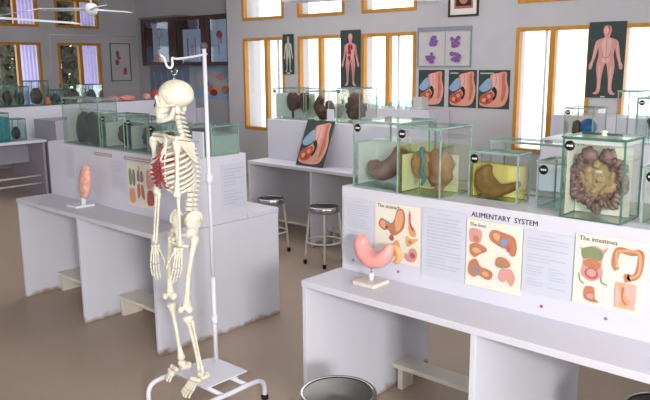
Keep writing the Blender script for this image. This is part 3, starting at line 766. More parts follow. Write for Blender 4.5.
s.done('lung_chart', 'cream chart with paired lung drawings behind the skeleton arm', 'chart')
XE = -5.075+2*.838+.0131
s = Sheet((XE-.0129, 2.80, .80), (0, 1, 0), ZA, .20, .29); s.back(PAPERG); s.lines(.1, .9, .1, .92, 12, INK, rd)
s.done('end_notice', 'pale notice sheet on the end of the skeleton bench riser', 'notice')

# ------------------------------------------------------------------ wall charts
FIG = [(.5, .965), (.585, .95), (.61, .89), (.575, .835), (.575, .805), (.68, .785), (.79, .755), (.835, .67), (.865, .57), (.90, .49), (.955, .43), (.94, .375), (.87, .385), (.845, .45), (.79, .53), (.745, .62), (.73, .66), (.70, .57), (.73, .48), (.745, .39), (.715, .27), (.70, .17), (.715, .085), (.80, .045), (.76, .03), (.66, .04), (.61, .09), (.60, .18), (.585, .27), (.54, .41), (.5, .455),
       (.46, .41), (.415, .27), (.40, .18), (.39, .09), (.34, .04), (.24, .03), (.20, .045), (.285, .085), (.30, .17), (.285, .27), (.255, .39), (.27, .48), (.30, .57), (.27, .66), (.255, .62), (.21, .53), (.155, .45), (.13, .385), (.06, .375), (.045, .43), (.10, .49), (.135, .57), (.165, .67), (.21, .755), (.32, .785), (.425, .805), (.425, .835), (.39, .89), (.415, .95)]
def fig(s, M, sc=1, sxc=1): s.poly([(.5+(x-.5)*sxc, .5+(y-.5)*sc) for x, y in FIG], M)
s = Sheet((-2.98, YW-.0031-.012, 1.325), XA, ZA, .375, .755); s.back(GREENB); fig(s, PINK, .97)
s.poly([(.5, .955), (.565, .93), (.56, .86), (.5, .835)], PINKD); s.ell(.47, .885, .07, .045, PINKL)
s.poly([(.4, .77), (.6, .77), (.62, .66), (.57, .56), (.6, .48), (.5, .47), (.4, .48), (.43, .56), (.38, .66)], PINKL)
s.line([(.5, .78), (.5, .5)], .006, GREYP); s.line([(.37, .62), (.42, .55), (.5, .53), (.58, .55), (.63, .62)], .006, GREYP)
for e in (-1, 1):
    s.line([(.5+e*.16, .42), (.5+e*.15, .28), (.5+e*.15, .12)], .018, PINKL); s.line([(.5+e*.28, .7), (.5+e*.33, .55), (.5+e*.4, .43)], .014, PINKL)
s.rect(.42, .54, .008, .022, CREAMP)
s.done('human_figure_chart', 'tall dark green chart of a pink standing human figure between the right windows', 'chart', 'anatomical wall charts')
s = Sheet((-6.325, YW-.0031-.012, 1.345), XA, ZA, .345, .765); s.back(GREENB); fig(s, PINK, .95, .95)
s.poly([(.38, .76), (.62, .76), (.63, .64), (.58, .5), (.42, .5), (.37, .64)], PINKL); s.ell(.44, .70, .07, .06, REDP); s.ell(.57, .71, .05, .05, REDP); s.ell(.46, .62, .09, .035, REDP); s.ell(.45, .53, .08, .04, REDP); s.line([(.5, .78), (.5, .5)], .012, REDP); s.line([(.42, .45), (.5, .5), (.58, .45)], .01, REDP)
for e in (-1, 1): s.line([(.5+e*.14, .42), (.5+e*.15, .28), (.5+e*.15, .12)], .012, PINKD); s.line([(.5+e*.28, .7), (.5+e*.33, .55)], .012, PINKD)
s.ell(.5, .89, .06, .045, PINKL)
s.done('vessel_figure_chart', 'dark green chart of a human figure with red vessels between the middle windows', 'chart', 'anatomical wall charts')
s = Sheet((-7.41, YW-.0031-.012, 1.535), XA, ZA, .215, .555); s.back(GREENB); fig(s, BONEP, .95, .95)
s.ell(.5, .885, .06, .05, GREYP); s.ell(.5, .66, .13, .08, GREYP); s.ell(.5, .66, .10, .06, BONEP); s.line([(.5, .8), (.5, .45)], .012, GREYP)
for e in (-1, 1): s.line([(.5+e*.13, .44), (.5+e*.14, .1)], .008, GREYP)
s.rect(.35, .65, .01, .035, CREAMP)
s.done('skeletal_figure_chart', 'small dark chart of a pale skeletal figure beside the first window', 'chart', 'anatomical wall charts')
def pelvis_art(s, v):
    s.poly([(.38, .86), (.6, .92), (.88, .95), (.9, .75), (.97, .5), (.93, .25), (.8, .08), (.5, .04), (.15, .06), (.05, .14), (.08, .3), (.25, .4), (.42, .5), (.43, .68)], mat('peach_print', (214, 152, 132), .55, .08, 14))
    s.poly([(.03, .5), (.1, .62), (.3, .78), (.4, .76), (.43, .58), (.32, .47), (.15, .43)], mat('slate_blue_print', (138, 164, 194), .55, .1, 14))
    s.poly([(.74, .89), (.85, .92), (.84, .72), (.89, .5), (.84, .28), (.74, .2), (.76, .45), (.75, .7)], mat('brick_print', (192, 112, 96), .55, .1, 14))
    s.poly([(.46, .86), (.62, .9), (.66, .7), (.66, .5), (.56, .52), (.48, .6)], PINKL); s.line([(.56, .88), (.57, .72), (.56, .58)], .006, PINKD)
    s.poly([(.05, .18), (.1, .34), (.28, .4), (.45, .43), (.5, .3), (.42, .15), (.2, .1)], mat('vermilion_print', (186, 82, 66), .55, .12, 14))
    s.ell(.2, .22, .07, .05, YELP); s.ell(.36, .32, .06, .05, ORANGEP); s.ell(.3, .2, .05, .04, REDP)
    s.poly([(.44, .5), (.52, .57), (.6, .48), (.6, .34), (.52, .22), (.48, .26), (.54, .36), (.5, .44)], BLACKI)
    if v != 0: s.rect(.06, .36 if v == 1 else .5, .9, .93, GBEIGE)
for k, (x0, x1, lb) in enumerate(((-5.07, -4.70, 'dark green pelvis section chart, first of the three under the purple cell chart'), (-4.64, -4.265, 'dark green pelvis section chart, middle of the three under the purple cell chart'), (-4.24, -3.845, 'dark green pelvis section chart, last of the three, nearest the right windows'))):
    s = Sheet((x0, YW-.0031, 1.165), XA, ZA, x1-x0, .435); s.back(GREENB); pelvis_art(s, k)
    s.done('pelvis_chart', lb, 'chart', 'pelvis charts in a row')
def framed(x0, x1, z0, z1, y, draw, name, label, M, fM, fw=.012, face='Y', group=None, bar=None):
    t = thing(name, label, 'picture', ((x0+x1)/2, y, z0) if face == 'Y' else (y, (x0+x1)/2, z0), group)
    q = MB()
    if face == 'Y':
        for a, b, c, d in ((x0, x0+fw, z0, z1), (x1-fw, x1, z0, z1), (x0+fw, x1-fw, z0, z0+fw), (x0+fw, x1-fw, z1-(bar or fw), z1)): q.box(a, b, y-.018, y, c, d)
        s = Sheet((x0+fw*.8, y-.004, z0+fw*.8), XA, ZA, x1-x0-1.6*fw, z1-z0-1.6*fw)
    else:
        for a, b, c, d in ((x0, x0+fw, z0, z1), (x1-fw, x1, z0, z1), (x0+fw, x1-fw, z0, z0+fw), (x0+fw, x1-fw, z1-fw, z1)): q.box(y, y+.018, a, b, c, d)
        s = Sheet((y+.004, x0+fw*.8, z0+fw*.8), (0, 1, 0), ZA, x1-x0-1.6*fw, z1-z0-1.6*fw)
    q.build('picture_frame', fM, t)
    s.back(M); draw(s); s.mb.build('printed_sheet', s.mats, t)
    return t
def cells(s):
    rr = random.Random(3)
    for cx, cy in ((.29, .66), (.72, .62), (.25, .22), (.74, .22)):
        for k in range(13): s.ell(cx+rr.uniform(-.07, .07), cy+rr.uniform(-.11, .11), rr.uniform(.025, .05), rr.uniform(.03, .06), PURP)
    s.rect(.54, .548, .0, 1, GREYP)
framed(-5.09, -4.345, 1.635, 2.10, YW-.001, cells, 'cell_chart', 'grey framed chart with four purple cell clusters on the wall', GBEIGE, mat('grey_blue_frame', (136, 142, 154), .5), .014, bar=.05, group=None)
framed(-4.665, -4.268, 2.205, 2.60, YW-.001, lambda s: (s.rect(.16, .84, .2, .9, PINKD), s.rect(.22, .78, .28, .86, BLACKI), s.ell(.5, .5, .16, .16, ORANGED)), 'small_picture', 'small dark framed picture high on the wall, cut by the photo top', CREAMP, mat('black_frame', (44, 38, 40), .5), .022)
framed(7.235, 7.655, 1.375, 2.06, XL+.001, lambda s: (s.ell(.36, .72, .09, .10, PURP), s.ell(.32, .5, .11, .08, PURP), s.ell(.42, .62, .1, .05, PINKD), s.ell(.72, .26, .09, .10, PURP), s.ell(.7, .2, .12, .05, PINKD)), 'flower_picture', 'framed grey picture with purple blotches on the end wall', GBEIGE, mat('dark_grey_frame', (92, 90, 96), .5), .014, face='X')

# ------------------------------------------------------------------ alcove: cabinet and blue posters
CY = 7.44
t = thing('wall_cabinet', 'dark walnut wall cabinet with glazed doors in the alcove', 'cabinet', (-9.85, CY, 1.65))
q = MB(); x0, x1, z0, z1 = -11.08, -8.66, 1.655, 2.45
q.box(x0, x1, YA-.02, YA-.001, z0, z1); q.box(x0, x0+.03, CY+.025, YA-.02, z0, z1); q.box(x1-.03, x1, CY+.025, YA-.02, z0, z1); q.box(x0, x1, CY+.025, YA-.02, z0, z0+.03); q.box(x0, x1, CY+.025, YA-.02, z1-.03, z1)
q.build('carcass', DARKWOOD, t)
MB().box(x0-.02, -10.0, CY-.03, YA-.02, z1+.001, z1+.035).build('top_ledge', mat('grey_ledge', (120, 112, 112), .5), t)
for a, b in ((x0, -10.18), (-10.17, -9.30), (-9.29, x1)):
    q = MB(); fw = .10
    q.box(a, a+fw, CY, CY+.024, z0, z1); q.box(b-fw, b, CY, CY+.024, z0, z1); q.box(a+fw, b-fw, CY, CY+.024, z0, z0+.06); q.box(a+fw, b-fw, CY, CY+.024, z1-.06, z1)
    d = q.build('door', DARKWOOD, t); MB().box(a+fw, b-fw, CY+.01, CY+.015, z0+.06, z1-.06).build('glass_pane', glassmat('cabinet_glass', (.985, .99, .99), .0, edge=.12), d)
    MB().ell((b-.05, CY-.012, 2.0), (.012, .012, .012), 0, 10, 8).build('knob', CHROME, d)
def cabinet_chart(xa, xb, za, zb, fn, label):
    s = Sheet((xa, CY+.035, za), XA, ZA, xb-xa, zb-za); s.back(LBLUE); fn(s); s.done('hanging_chart', label, 'chart', 'charts inside the wall cabinet')
    # backing board keeps it upright against the carcass
cabinet_chart(-10.78, -10.30, 1.69, 2.37, lambda s: (s.ell(.4, .75, .18, .14, ORANGED), s.ell(.4, .76, .12, .09, LBLUE), s.line([(.4, .6), (.4, .4)], .03, ORANGED), s.ell(.45, .15, .38, .10, PINK)), 'pale blue chart with a brown ring drawing in the first cabinet door')
cabinet_chart(-9.92, -9.42, 1.69, 2.24, lambda s: (s.line([(.25, .2), (.25, .75)], .04, PURP), s.line([(.65, .2), (.65, .75)], .03, PURP), s.ell(.5, .4, .08, .2, GREYP)), 'pale blue chart with purple strokes in the middle cabinet door')
cabinet_chart(-9.19, -8.80, 1.69, 2.37, lambda s: (s.ell(.55, .65, .2, .10, REDP), s.line([(.5, .6), (.5, .2)], .04, BLUEP), s.line([(.65, .7), (.65, .45)], .03, REDP)), 'pale blue chart with a red drawing in the last cabinet door')
s = Sheet((-11.42, YA-.0031, 1.09), XA, ZA, 1.18, .545); s.back(mat('steel_blue_print', (122, 140, 164), .6, .1, 6))
for k in range(5): s.line([(.12+.18*k, .15), (.14+.18*k, .5), (.1+.18*k, .85)], .03, LBLUE)
s.done('alcove_poster', 'blue poster with pale upright streaks under the cabinet', 'poster', 'blue posters under the cabinet')
s = Sheet((-10.10, YA-.0031, 1.09), XA, ZA, 1.0, .555); s.back(LBLUE)
s.ell(.22, .62, .16, .25, GBEIGE); s.ell(.62, .6, .3, .22, GBEIGE, -.4); s.ell(.42, .32, .10, .12, ORANGED); s.ell(.62, .32, .12, .10, YELP); s.ell(.52, .2, .1, .1, REDP); s.ell(.82, .3, .10, .12, ORANGED); s.ell(.72, .68, .12, .10, PINK); s.ell(.35, .45, .05, .05, REDP)
s.done('alcove_poster', 'blue poster with orange and yellow organ shapes under the cabinet', 'poster', 'blue posters under the cabinet')

# ------------------------------------------------------------------ ceiling fans
def fan(hub, blades, label, L=.62, drop=0):
    h = Vector(hub); t = thing('ceiling_fan', label, 'fan', h, 'ceiling fans')
    MB().tube([h+Vector((0, 0, .05)), (h.x, h.y, ZC)], .012, 8).build('down_rod', WSTEEL, t)
    MB().lathe([(0, .05), (.03, .07), (.065, .05), (.08, .0), (.07, -.05), (.04, -.075), (0, -.08)], h, 20).build('motor', WSTEEL, t)
    if drop:
        MB().lathe([(0, -drop-.02), (.13, -drop-.02), (.13, -drop-.012), (.03, -drop), (.03, -.06), (0, -.06)], h, 20).build('blade_hub', WSTEEL, t)
    for a in blades:
        d = Vector((math.cos(a), math.sin(a), 0)); n_ = Vector((-d.y, d.x, 0)); q = MB()
        hb = h-Zv*drop; p = [hb+d*.07, hb+d*.2, hb+d*(L-.02), hb+d*L]
        ww = [.02, .055, .065, .055]; vs = []
        for pp, w_ in zip(p, ww): vs += [pp+n_*w_+Zv*.012, pp-n_*w_-Zv*.012, pp-n_*w_-Zv*.018, pp+n_*w_+Zv*.006]
        fs = []
        for i in range(3):
            for j_ in range(4): fs.append((i*4+j_, i*4+(j_+1) % 4, (i+1)*4+(j_+1) % 4, (i+1)*4+j_))
        fs += [(3, 2, 1, 0), (12, 13, 14, 15)]
        q.add(vs, fs); q.build('blade', WSTEEL, t)
fan((-8.15, 4.78, 2.36), [math.atan2(.5, -.09), math.atan2(.5, -.09)+2.09, math.atan2(.5, -.09)-2.09], 'white ceiling fan in front of the end windows')
fan((-6.86, 2.985, 2.14), [math.atan2(-.122, .845), math.atan2(-.122, .845)+2.09, math.atan2(-.122, .845)-2.09], 'white ceiling fan at the corner of the photo', L=1.21)
fan((-5.02, 6.23, 2.51), [math.atan2(-.2, -1.05), math.atan2(-.2, -1.05)+2.09, math.atan2(-.2, -1.05)-2.09], 'white ceiling fan whose blade crosses a middle window top', L=1.06, drop=.12)

# ------------------------------------------------------------------ models on stands
# stomach
bx, by, bz = -1.867, 2.365, HT+.001
t = thing('stomach_model', 'glossy pink stomach model on a white square foot', 'model', (bx, by, bz))
q = MB(); q.box(bx-.058, bx+.058, by-.058, by+.058, bz, bz+.018); q.build('base', CREAM, t, bevel=.003)
MB().lathe([(0, 0), (.011, 0), (.011, .03), (.009, .034), (0, .034)], (bx+.002, by, bz+.018), 14).build('socket', WSTEEL, t)
MB().tube([(bx+.002, by, bz+.05), (bx+.002, by, bz+.075)], .0035, 8).build('rod', CHROME, t)
q = MB()
st = [(-.076, 0, .216), (-.070, 0, .2), (-.064, -.004, .174), (-.04, -.008, .14), (.0, -.01, .118), (.042, -.008, .124), (.074, -.004, .152), (.088, 0, .182), (.094, .004, .198)]
cx = bx+.012
q.tube(smooth_open([(cx+a, by+b, bz+c) for a, b, c in st], 6), interp([.013, .026, .038, .046, .048, .044, .036, .024, .012], 49), 18, squash=.8, ref=(0, 1, 0))
q.ell((cx-.06, by-.004, bz+.178), (.03, .03, .036), 0, 14, 10)
q.build('stomach_body', STOMP, t)
q = MB(); q.tube(smooth_open([(cx+.082, by+.012, bz+.186), (cx+.11, by+.016, bz+.18), (cx+.122, by+.018, bz+.155), (cx+.117, by+.018, bz+.127), (cx+.102, by+.014, bz+.115)], 5), [.012, .014, .015, .014, .008], 12, squash=.8)
q.build('duodenum', STOMO, t)
# lung
bx, by, HZ = -4.452, 2.43, HT+.001
t = thing('lung_model', 'salmon pink lung section model on a small white foot', 'model', (bx, by, HZ))
MB().box(bx-.065, bx+.065, by-.07, by+.07, HZ, HZ+.016).build('base', WSTEEL, t, bevel=.003)
MB().lathe([(0, 0), (.018, 0), (.018, .05), (0, .05)], (bx+.045, by, HZ+.016), 12).build('socket', WSTEEL, t)
q = MB(); q.ell((bx+.085, by, HZ+.18), (.058, .034, .125), 0, 20, 16, Matrix.Rotation(.26, 3, 'Y'), lambda d: 1-.12*max(0, d.x)*max(0, 1-abs(d.z)*2)); lo = q.build('lung_body', LUNGP, t)
q = MB(); rr = random.Random(5)
for k in range(34):
    a, b = rr.uniform(-.9, .9), rr.uniform(-.85, .85); x_ = .046*math.sqrt(1-b*b)*a*.9; z_ = .115*b
    y_ = -.0325*math.sqrt(max(.02, 1-(x_/.058)**2-(z_/.125)**2)); p = Matrix.Rotation(.26, 3, 'Y') @ Vector((x_, y_, z_))
    q.ell(Vector((bx+.085, by, HZ+.18))+p, (.006, .003, .006), 0, 8, 6)
q.build('raised_vessels', [STOMO], lo)

# leaning board on the third bench
b0 = Vector((-4.682, 4.778, HT+.004)); b1 = Vector((-4.68, 4.695+DW-.012, 1.165)); V = (b1-b0)
s = Sheet(b0, XA, V, .345, V.length, .006); s.back(GREENB); pelvis_art(s, 0)
s.done('anatomy_board', 'dark green pelvis section board leaning against the white riser', 'board')

# ------------------------------------------------------------------ specimen tanks
TANKS = []
def tank(x0, x1, y0, y1, zt, label, level=None, liq=None, z0=HR, lid=True, stick=True, knob=False, G=GLASS, E=EDGE, plate=None, e=.0045, group='glass specimen tanks', name='specimen_tank'):
    t = thing(name, label, 'tank', ((x0+x1)/2, (y0+y1)/2, z0), group); g = .004; z0 = z0+.001
    q = MB(); q.box(x0, x1, y0, y0+g, z0+g, zt); q.box(x0, x1, y1-g, y1, z0+g, zt); q.box(x0, x0+g, y0+g, y1-g, z0+g, zt); q.box(x1-g, x1, y0+g, y1-g, z0+g, zt); q.box(x0, x1, y0, y1, z0, z0+g)
    q.build('glass_walls', G, t)
    q = MB(); a = e
    for xx in (x0, x1-a):
        for yy in (y0, y1-a): q.box(xx-.0006, xx+a+.0006, yy-.0006, yy+a+.0006, z0, zt)
    for zz in (z0, zt-a):
        for yy in (y0, y1-a): q.box(x0+a, x1-a, yy-.0005, yy+a, zz, zz+a)
        for xx in (x0, x1-a): q.box(xx-.0005, xx+a, y0+a, y1-a, zz, zz+a)
    q.build('edge_seams', E, t)
    if lid:
        q = MB().box(x0-.004, x1+.004, y0-.004, y1+.004, zt+.0005, zt+.0055); l = q.build('lid', GLASSG, t)
        q = MB(); d = .0035
        for a_, b_, c_, d_ in ((x0-.0045, x1+.0045, y0-.0045, y0-.001), (x0-.0045, x1+.0045, y1+.001, y1+.0045), (x0-.0045, x0-.001, y0, y1), (x1+.001, x1+.0045, y0, y1)): q.box(a_, b_, c_, d_, zt+.0003, zt+.0058)
        q.build('lid_edge', E, l)
        if knob: MB().lathe([(0, 0), (.012, 0), (.008, .008), (.014, .016), (0, .02)], ((x0+x1)/2, (y0+y1)/2, zt+.0055), 12).build('lid_knob', WHT, l)
    if level and liq:
        MB().box(x0+g+.001, x1-g-.001, y0+g+.001, y1-g-.001, z0+g+.001, level).build('liquid', liq, t)
    TANKS.append((x0, x1, y0, y1, z0, zt, level, plate, t))
    if stick:
        cx_, cz_ = x0+.027, zt-.028
        q = MB().lathe([(0, -.0016), (.0185, -.0016), (.0185, 0), (0, 0)], (cx_, y0-.0008, cz_), 20, axis='Y')
        so = q.build('round_label', STICK, t)
        q = MB()
        for k in range(3): q.box(cx_-.011+.008*k, cx_-.005+.008*k, y0-.003, y0-.0024, cz_-.0035, cz_+.0035)
        q.build('label_print', WHT, so)
    return t
WBACK = mat('white_acrylic_back', (222, 226, 218), .5, .03, 6)
def spec(mb, mats, name, label, loc, group='preserved specimens', white=0):
    T = TANKS[-1]; x0, x1, y0, y1, z0, zt, level, plate, t = T
    for v in mb.v:
        v.x = max(x0+.010, min(x1-.010, v.x)); v.y = max(y0+.010, min(y1-.016, v.y)); v.z = max(z0+.008, min((level or zt)-.004, v.z))
    if plate:
        ya = max(v.y for v in mb.v)+.0012
        pm = MB()
        if white: pm.box(x0+.0065, x0+.009, y0+.03, ya-.001, z0+.0075, z0+.0075+((level or zt)-z0-.0135)*white)
        pm.box(x0+.012, x1-.012, ya, ya+.003, z0+.0075, z0+.0075+((level or zt)-z0-.0135)*(white or 1)).build('mounting_plate', (WBACK if white else glassmat('clear_acrylic', (.985, .99, .99), .02)), t)
    return tag(mb.build(name, mats, loc=loc), label, 'specimen', group)
def rough(fr=14, am=.12, seed=0):
    return lambda d: 1+am*mn.noise(d*fr*.25+Vector((seed, 0, 0)))
Z1 = HR+.007
# 1: stomach in clear liquid
tank(-2.085, -1.822, 2.505, 2.79, 1.445, 'tall clear tank with a hanging stomach, beside the yellow green tank', 1.355, LIQT, plate=.62)
q = MB(); pts = [(-2.04, 2.6, 1.262), (-2.03, 2.6, 1.235), (-1.995, 2.595, 1.215), (-1.95, 2.595, 1.23), (-1.905, 2.6, 1.275), (-1.88, 2.6, 1.33)]
q.tube(smooth_open(pts, 6), [.022, .044, .058, .058, .048, .034], 18, squash=.75, ref=(0, 1, 0)); q.ell((-1.87, 2.61, Z1+.03), (.03, .028, .03), 1, 14, 10, None, rough(20, .3))
spec(q, [FLESHS, FLESHD], 'stomach_specimen', 'pinkish grey curved stomach in the clear tank by the stomach chart', (-1.95, 2.64, Z1), white=.98)
# 2: liver and duodenum in yellow green
tank(-1.812, -1.592, 2.472, 2.715, 1.437, 'tank of yellow green fluid holding two brown lobes and a blue vessel', 1.356, LIQG, plate=.75)
q = MB(); q.ell((-1.742, 2.575, 1.27), (.06, .036, .062), 0, 18, 14, None, rough(14, .25, 2)); q.ell((-1.665, 2.585, 1.262), (.066, .042, .084), 1, 20, 16, None, rough(14, .3, 5)); q.ell((-1.665, 2.585, 1.178), (.02, .02, .026), 1, 12, 10)
q.ell((-1.71, 2.58, 1.29), (.028, .026, .03), 1, 12, 10)
q.tube(smooth_open([(-1.722, 2.535, 1.352), (-1.727, 2.532, 1.325), (-1.715, 2.532, 1.29), (-1.727, 2.532, 1.25), (-1.712, 2.534, 1.22), (-1.728, 2.538, 1.185)], 5), [.011, .009, .008, .011, .01, .006], 8, 2)
spec(q, [FLESHB, FLESHS, BLUET], 'liver_specimen', 'brown lobed organ with a bright blue vessel in yellow green fluid', (-1.7, 2.62, Z1), white=.82)
# 3: stomach in yellow fluid
tank(-1.525, -1.302, 2.585, 2.69, 1.344, 'low tank of bright yellow fluid with a rounded grey organ', 1.296, LIQY, plate=.8)
q = MB(); q.tube(smooth_open([(-1.455, 2.632, 1.285), (-1.475, 2.632, 1.25), (-1.468, 2.632, 1.212), (-1.43, 2.632, 1.188), (-1.385, 2.632, 1.192), (-1.345, 2.632, 1.208), (-1.318, 2.632, 1.225)], 6), [.018, .046, .058, .05, .032, .026, .016], 18, squash=.7, ref=(0, 1, 0))
spec(q, [FLESHM], 'stomach_specimen', 'rounded mauve grey stomach lying in the yellow tank', (-1.42, 2.632, Z1), white=.97)
# 4: narrow
tank(-1.222, -1.102, 2.585, 2.755, 1.326, 'narrow glass tank squeezed between the yellow tank and the big intestine tank', 1.285, LIQT)
q = MB(); q.tube(smooth_open([(-1.125+.008*math.sin(k*2.2), 2.67+.006*math.cos(k*1.7), 1.165+.013*k) for k in range(9)], 4), [.012, .02, .016, .022, .017, .022, .016, .02, .012], 12); spec(q, [FLESHM], 'gut_specimen', 'knobbly strip of gut in the narrow tank', (-1.12, 2.67, Z1))
# long tank behind
tank(-1.546, -1.19, 2.80, 2.935, 1.367, 'long empty looking tank behind the yellow one', None, None, stick=False)
# 5: intestines
tank(-1.078, -.855, 2.478, 2.66, 1.440, 'biggest clear tank, its mass of intestines filling the glass', 1.418, LIQP, knob=True, E=EDGED, plate=.7)
q = MB()
for a_, b_, c_, d_ in ((-1.073, -.860, 2.4835, 2.4855), (-1.073, -.860, 2.6525, 2.6545), (-1.0725, -1.0705, 2.486, 2.652), (-.8625, -.8605, 2.486, 2.652)): q.box(a_, b_, c_, d_, 1.4215, 1.438)
q.build('lid_skirt', mat('frosted_white_plastic', (206, 212, 206), .4), TANKS[-1][8])
q = MB(); c = Vector((-.970, 2.555, 1.288)); rr = random.Random(11)
def memb(d):
    return 1+.22*mn.noise(Vector((d.x*2.2, d.z*2.2, 4)))+.16*mn.noise(Vector((d.x*6, d.z*6, 7)))
q.ell(c+Vector((-.002, .006, .0)), (.084, .016, .088), 1, 48, 32, None, memb)
for k in range(34):                        # puckers of the membrane
    a = rr.uniform(0, 2*PI); R_ = .052*math.sqrt(rr.random()); f_ = rr.uniform(.009, .018)
    q.ell(c+Vector((R_*math.cos(a), -.002+rr.uniform(-.004, .004), R_*1.1*math.sin(a)-.004)), (f_*1.3, .009, f_), 1, 10, 8, Matrix.Rotation(rr.uniform(0, 3), 3, 'Y'), rough(24, .5, k))
for lay in range(2):                       # looped gut round the rim, open at the top
    pts = []; n_ = 260; a0, a1 = PI*.62, PI*.62+2*PI*.90
    for k in range(n_):
        a = a0+(a1-a0)*k/(n_-1)
        R = (.086, .070)[lay]+.011*math.sin(k*1.9+1.8*math.sin(k*.23))+.008*math.sin(k*.17+2*lay)+rr.uniform(-.006, .006)
        pts.append(c+Vector((R*1.1*math.cos(a+rr.uniform(-.03, .03)), (-.004, .010)[lay]+.012*math.sin(k*.9+rr.uniform(-1, 1)), R*math.sin(a)*1.06-.004)))
    q.tube(smooth_open(pts, 2), [.0072+.0032*abs(math.sin(i_*.37)) for i_ in range(2*n_-1)], 7, 0)
for e in (-1, 1): q.ell(c+Vector((e*.034-.006, -.002, .084)), (.03, .018, .03), 0, 16, 12, Matrix.Rotation(e*.5, 3, 'Y'), rough(20, .5, e+4))
q.tube(smooth_open([c+Vector((.0, 0, -.085)), c+Vector((.004, 0, -.105)), c+Vector((0, 0, -.125))], 3), .014, 10)
q.ell(c+Vector((.004, -.016, .030)), (.016, .006, .008), 2, 12, 8)
spec(q, [FLESHM, mat('greyish_tan_membrane', (166, 142, 112), .5, .18, 24, bump=.4), mat('pale_membrane', (206, 200, 180), .5)], 'intestine_specimen', 'ruffled grey brown intestine spread round its tan membrane in the biggest tank', (-.967, 2.555, Z1), white=.97)
# 6: at the edge
tank(-.812, -.58, 2.548, 2.80, 1.345, 'clear tank at the picture edge next to the intestines', 1.335, LIQP)
q = MB(); q.ell((-.68, 2.67, 1.24), (.06, .05, .07), 0, 18, 14, None, rough(14, .3, 8)); q.ell((-.68, 2.67, Z1+.02), (.03, .03, .022), 0, 12, 8); spec(q, [FLESHS], 'organ_specimen', 'pinkish organ in the tank at the picture edge', (-.68, 2.67, Z1))

# skeleton bench tanks
tank(-4.865, -4.375, 2.566, 2.71, 1.470, 'tallest tank on the skeleton bench, holding two dark lungs', 1.39, LIQD, G=GLASSG, E=EDGE, plate=.75)
q = MB()
for k in range(2): q.ell((-4.70+.145*k, 2.63, 1.258), (.062+.026*k, .045, .115), 0, 20, 16, Matrix.Rotation((.08 if k == 0 else -.06), 3, 'Y'), rough(10, .22, k+20))
q.tube(smooth_open([(-4.63, 2.63, 1.36), (-4.645, 2.63, 1.32), (-4.66, 2.63, 1.28)], 3), .014, 10)
spec(q, [FLESHL], 'lung_specimen', 'pair of slate grey lungs upright in the tallest tank', (-4.64, 2.63, Z1), white=.96)
tank(-4.358, -4.085, 2.57, 2.77, 1.372, 'middle tank over the brown title strip, with a grey lump in murky fluid', 1.33, LIQD, G=GLASSG, E=EDGE, plate=.75)
q = MB(); q.ell((-4.22, 2.68, 1.24), (.085, .04, .078), 0, 18, 14, None, rough(12, .3, 31)); spec(q, [FLESHL], 'lung_specimen', 'grey lump filling the middle tank beside the lung tank', (-4.22, 2.68, Z1), white=.96)
tank(-4.068, -3.835, 2.58, 2.78, 1.362, 'murky tank left of the skeleton shoulder', 1.32, LIQD, G=GLASSG, E=EDGE, plate=.75)
q = MB(); q.ell((-3.96, 2.69, 1.235), (.07, .04, .07), 0, 18, 14, None, rough(12, .3, 37)); spec(q, [FLESHL], 'organ_specimen', 'dark organ in the murky tank left of the skeleton shoulder', (-3.96, 2.69, Z1), white=.96)
tank(-3.82, -3.665, 2.58, 2.80, 1.335, 'tank partly hidden behind the skeleton shoulder', 1.30, LIQD, G=GLASSG, E=EDGE, plate=.75)
q = MB(); q.ell((-3.74, 2.68, 1.22), (.05, .05, .06), 0, 16, 12, None, rough(12, .3, 41)); spec(q, [FLESHD], 'organ_specimen', 'brown organ in the tank behind the skeleton shoulder', (-3.74, 2.68, Z1), white=.96)
tank(-3.655, -3.405, 2.745, 2.965, 1.325, 'green tank of cloudy fluid on the bench corner behind the white pole', 1.27, glassmat('cloudy_green_liquid', (.92, .975, .95), .01, .3, (206, 230, 220)), G=GLASSG, E=EDGE, stick=False)
t = MB().box(-3.52, -3.42, 2.69, 2.70, HR, 1.30); t = t.build('blank_card', PAPER, loc=(-3.47, 2.695, HR)); tag(t, 'blank white card standing before the cloudy green tank', 'card')

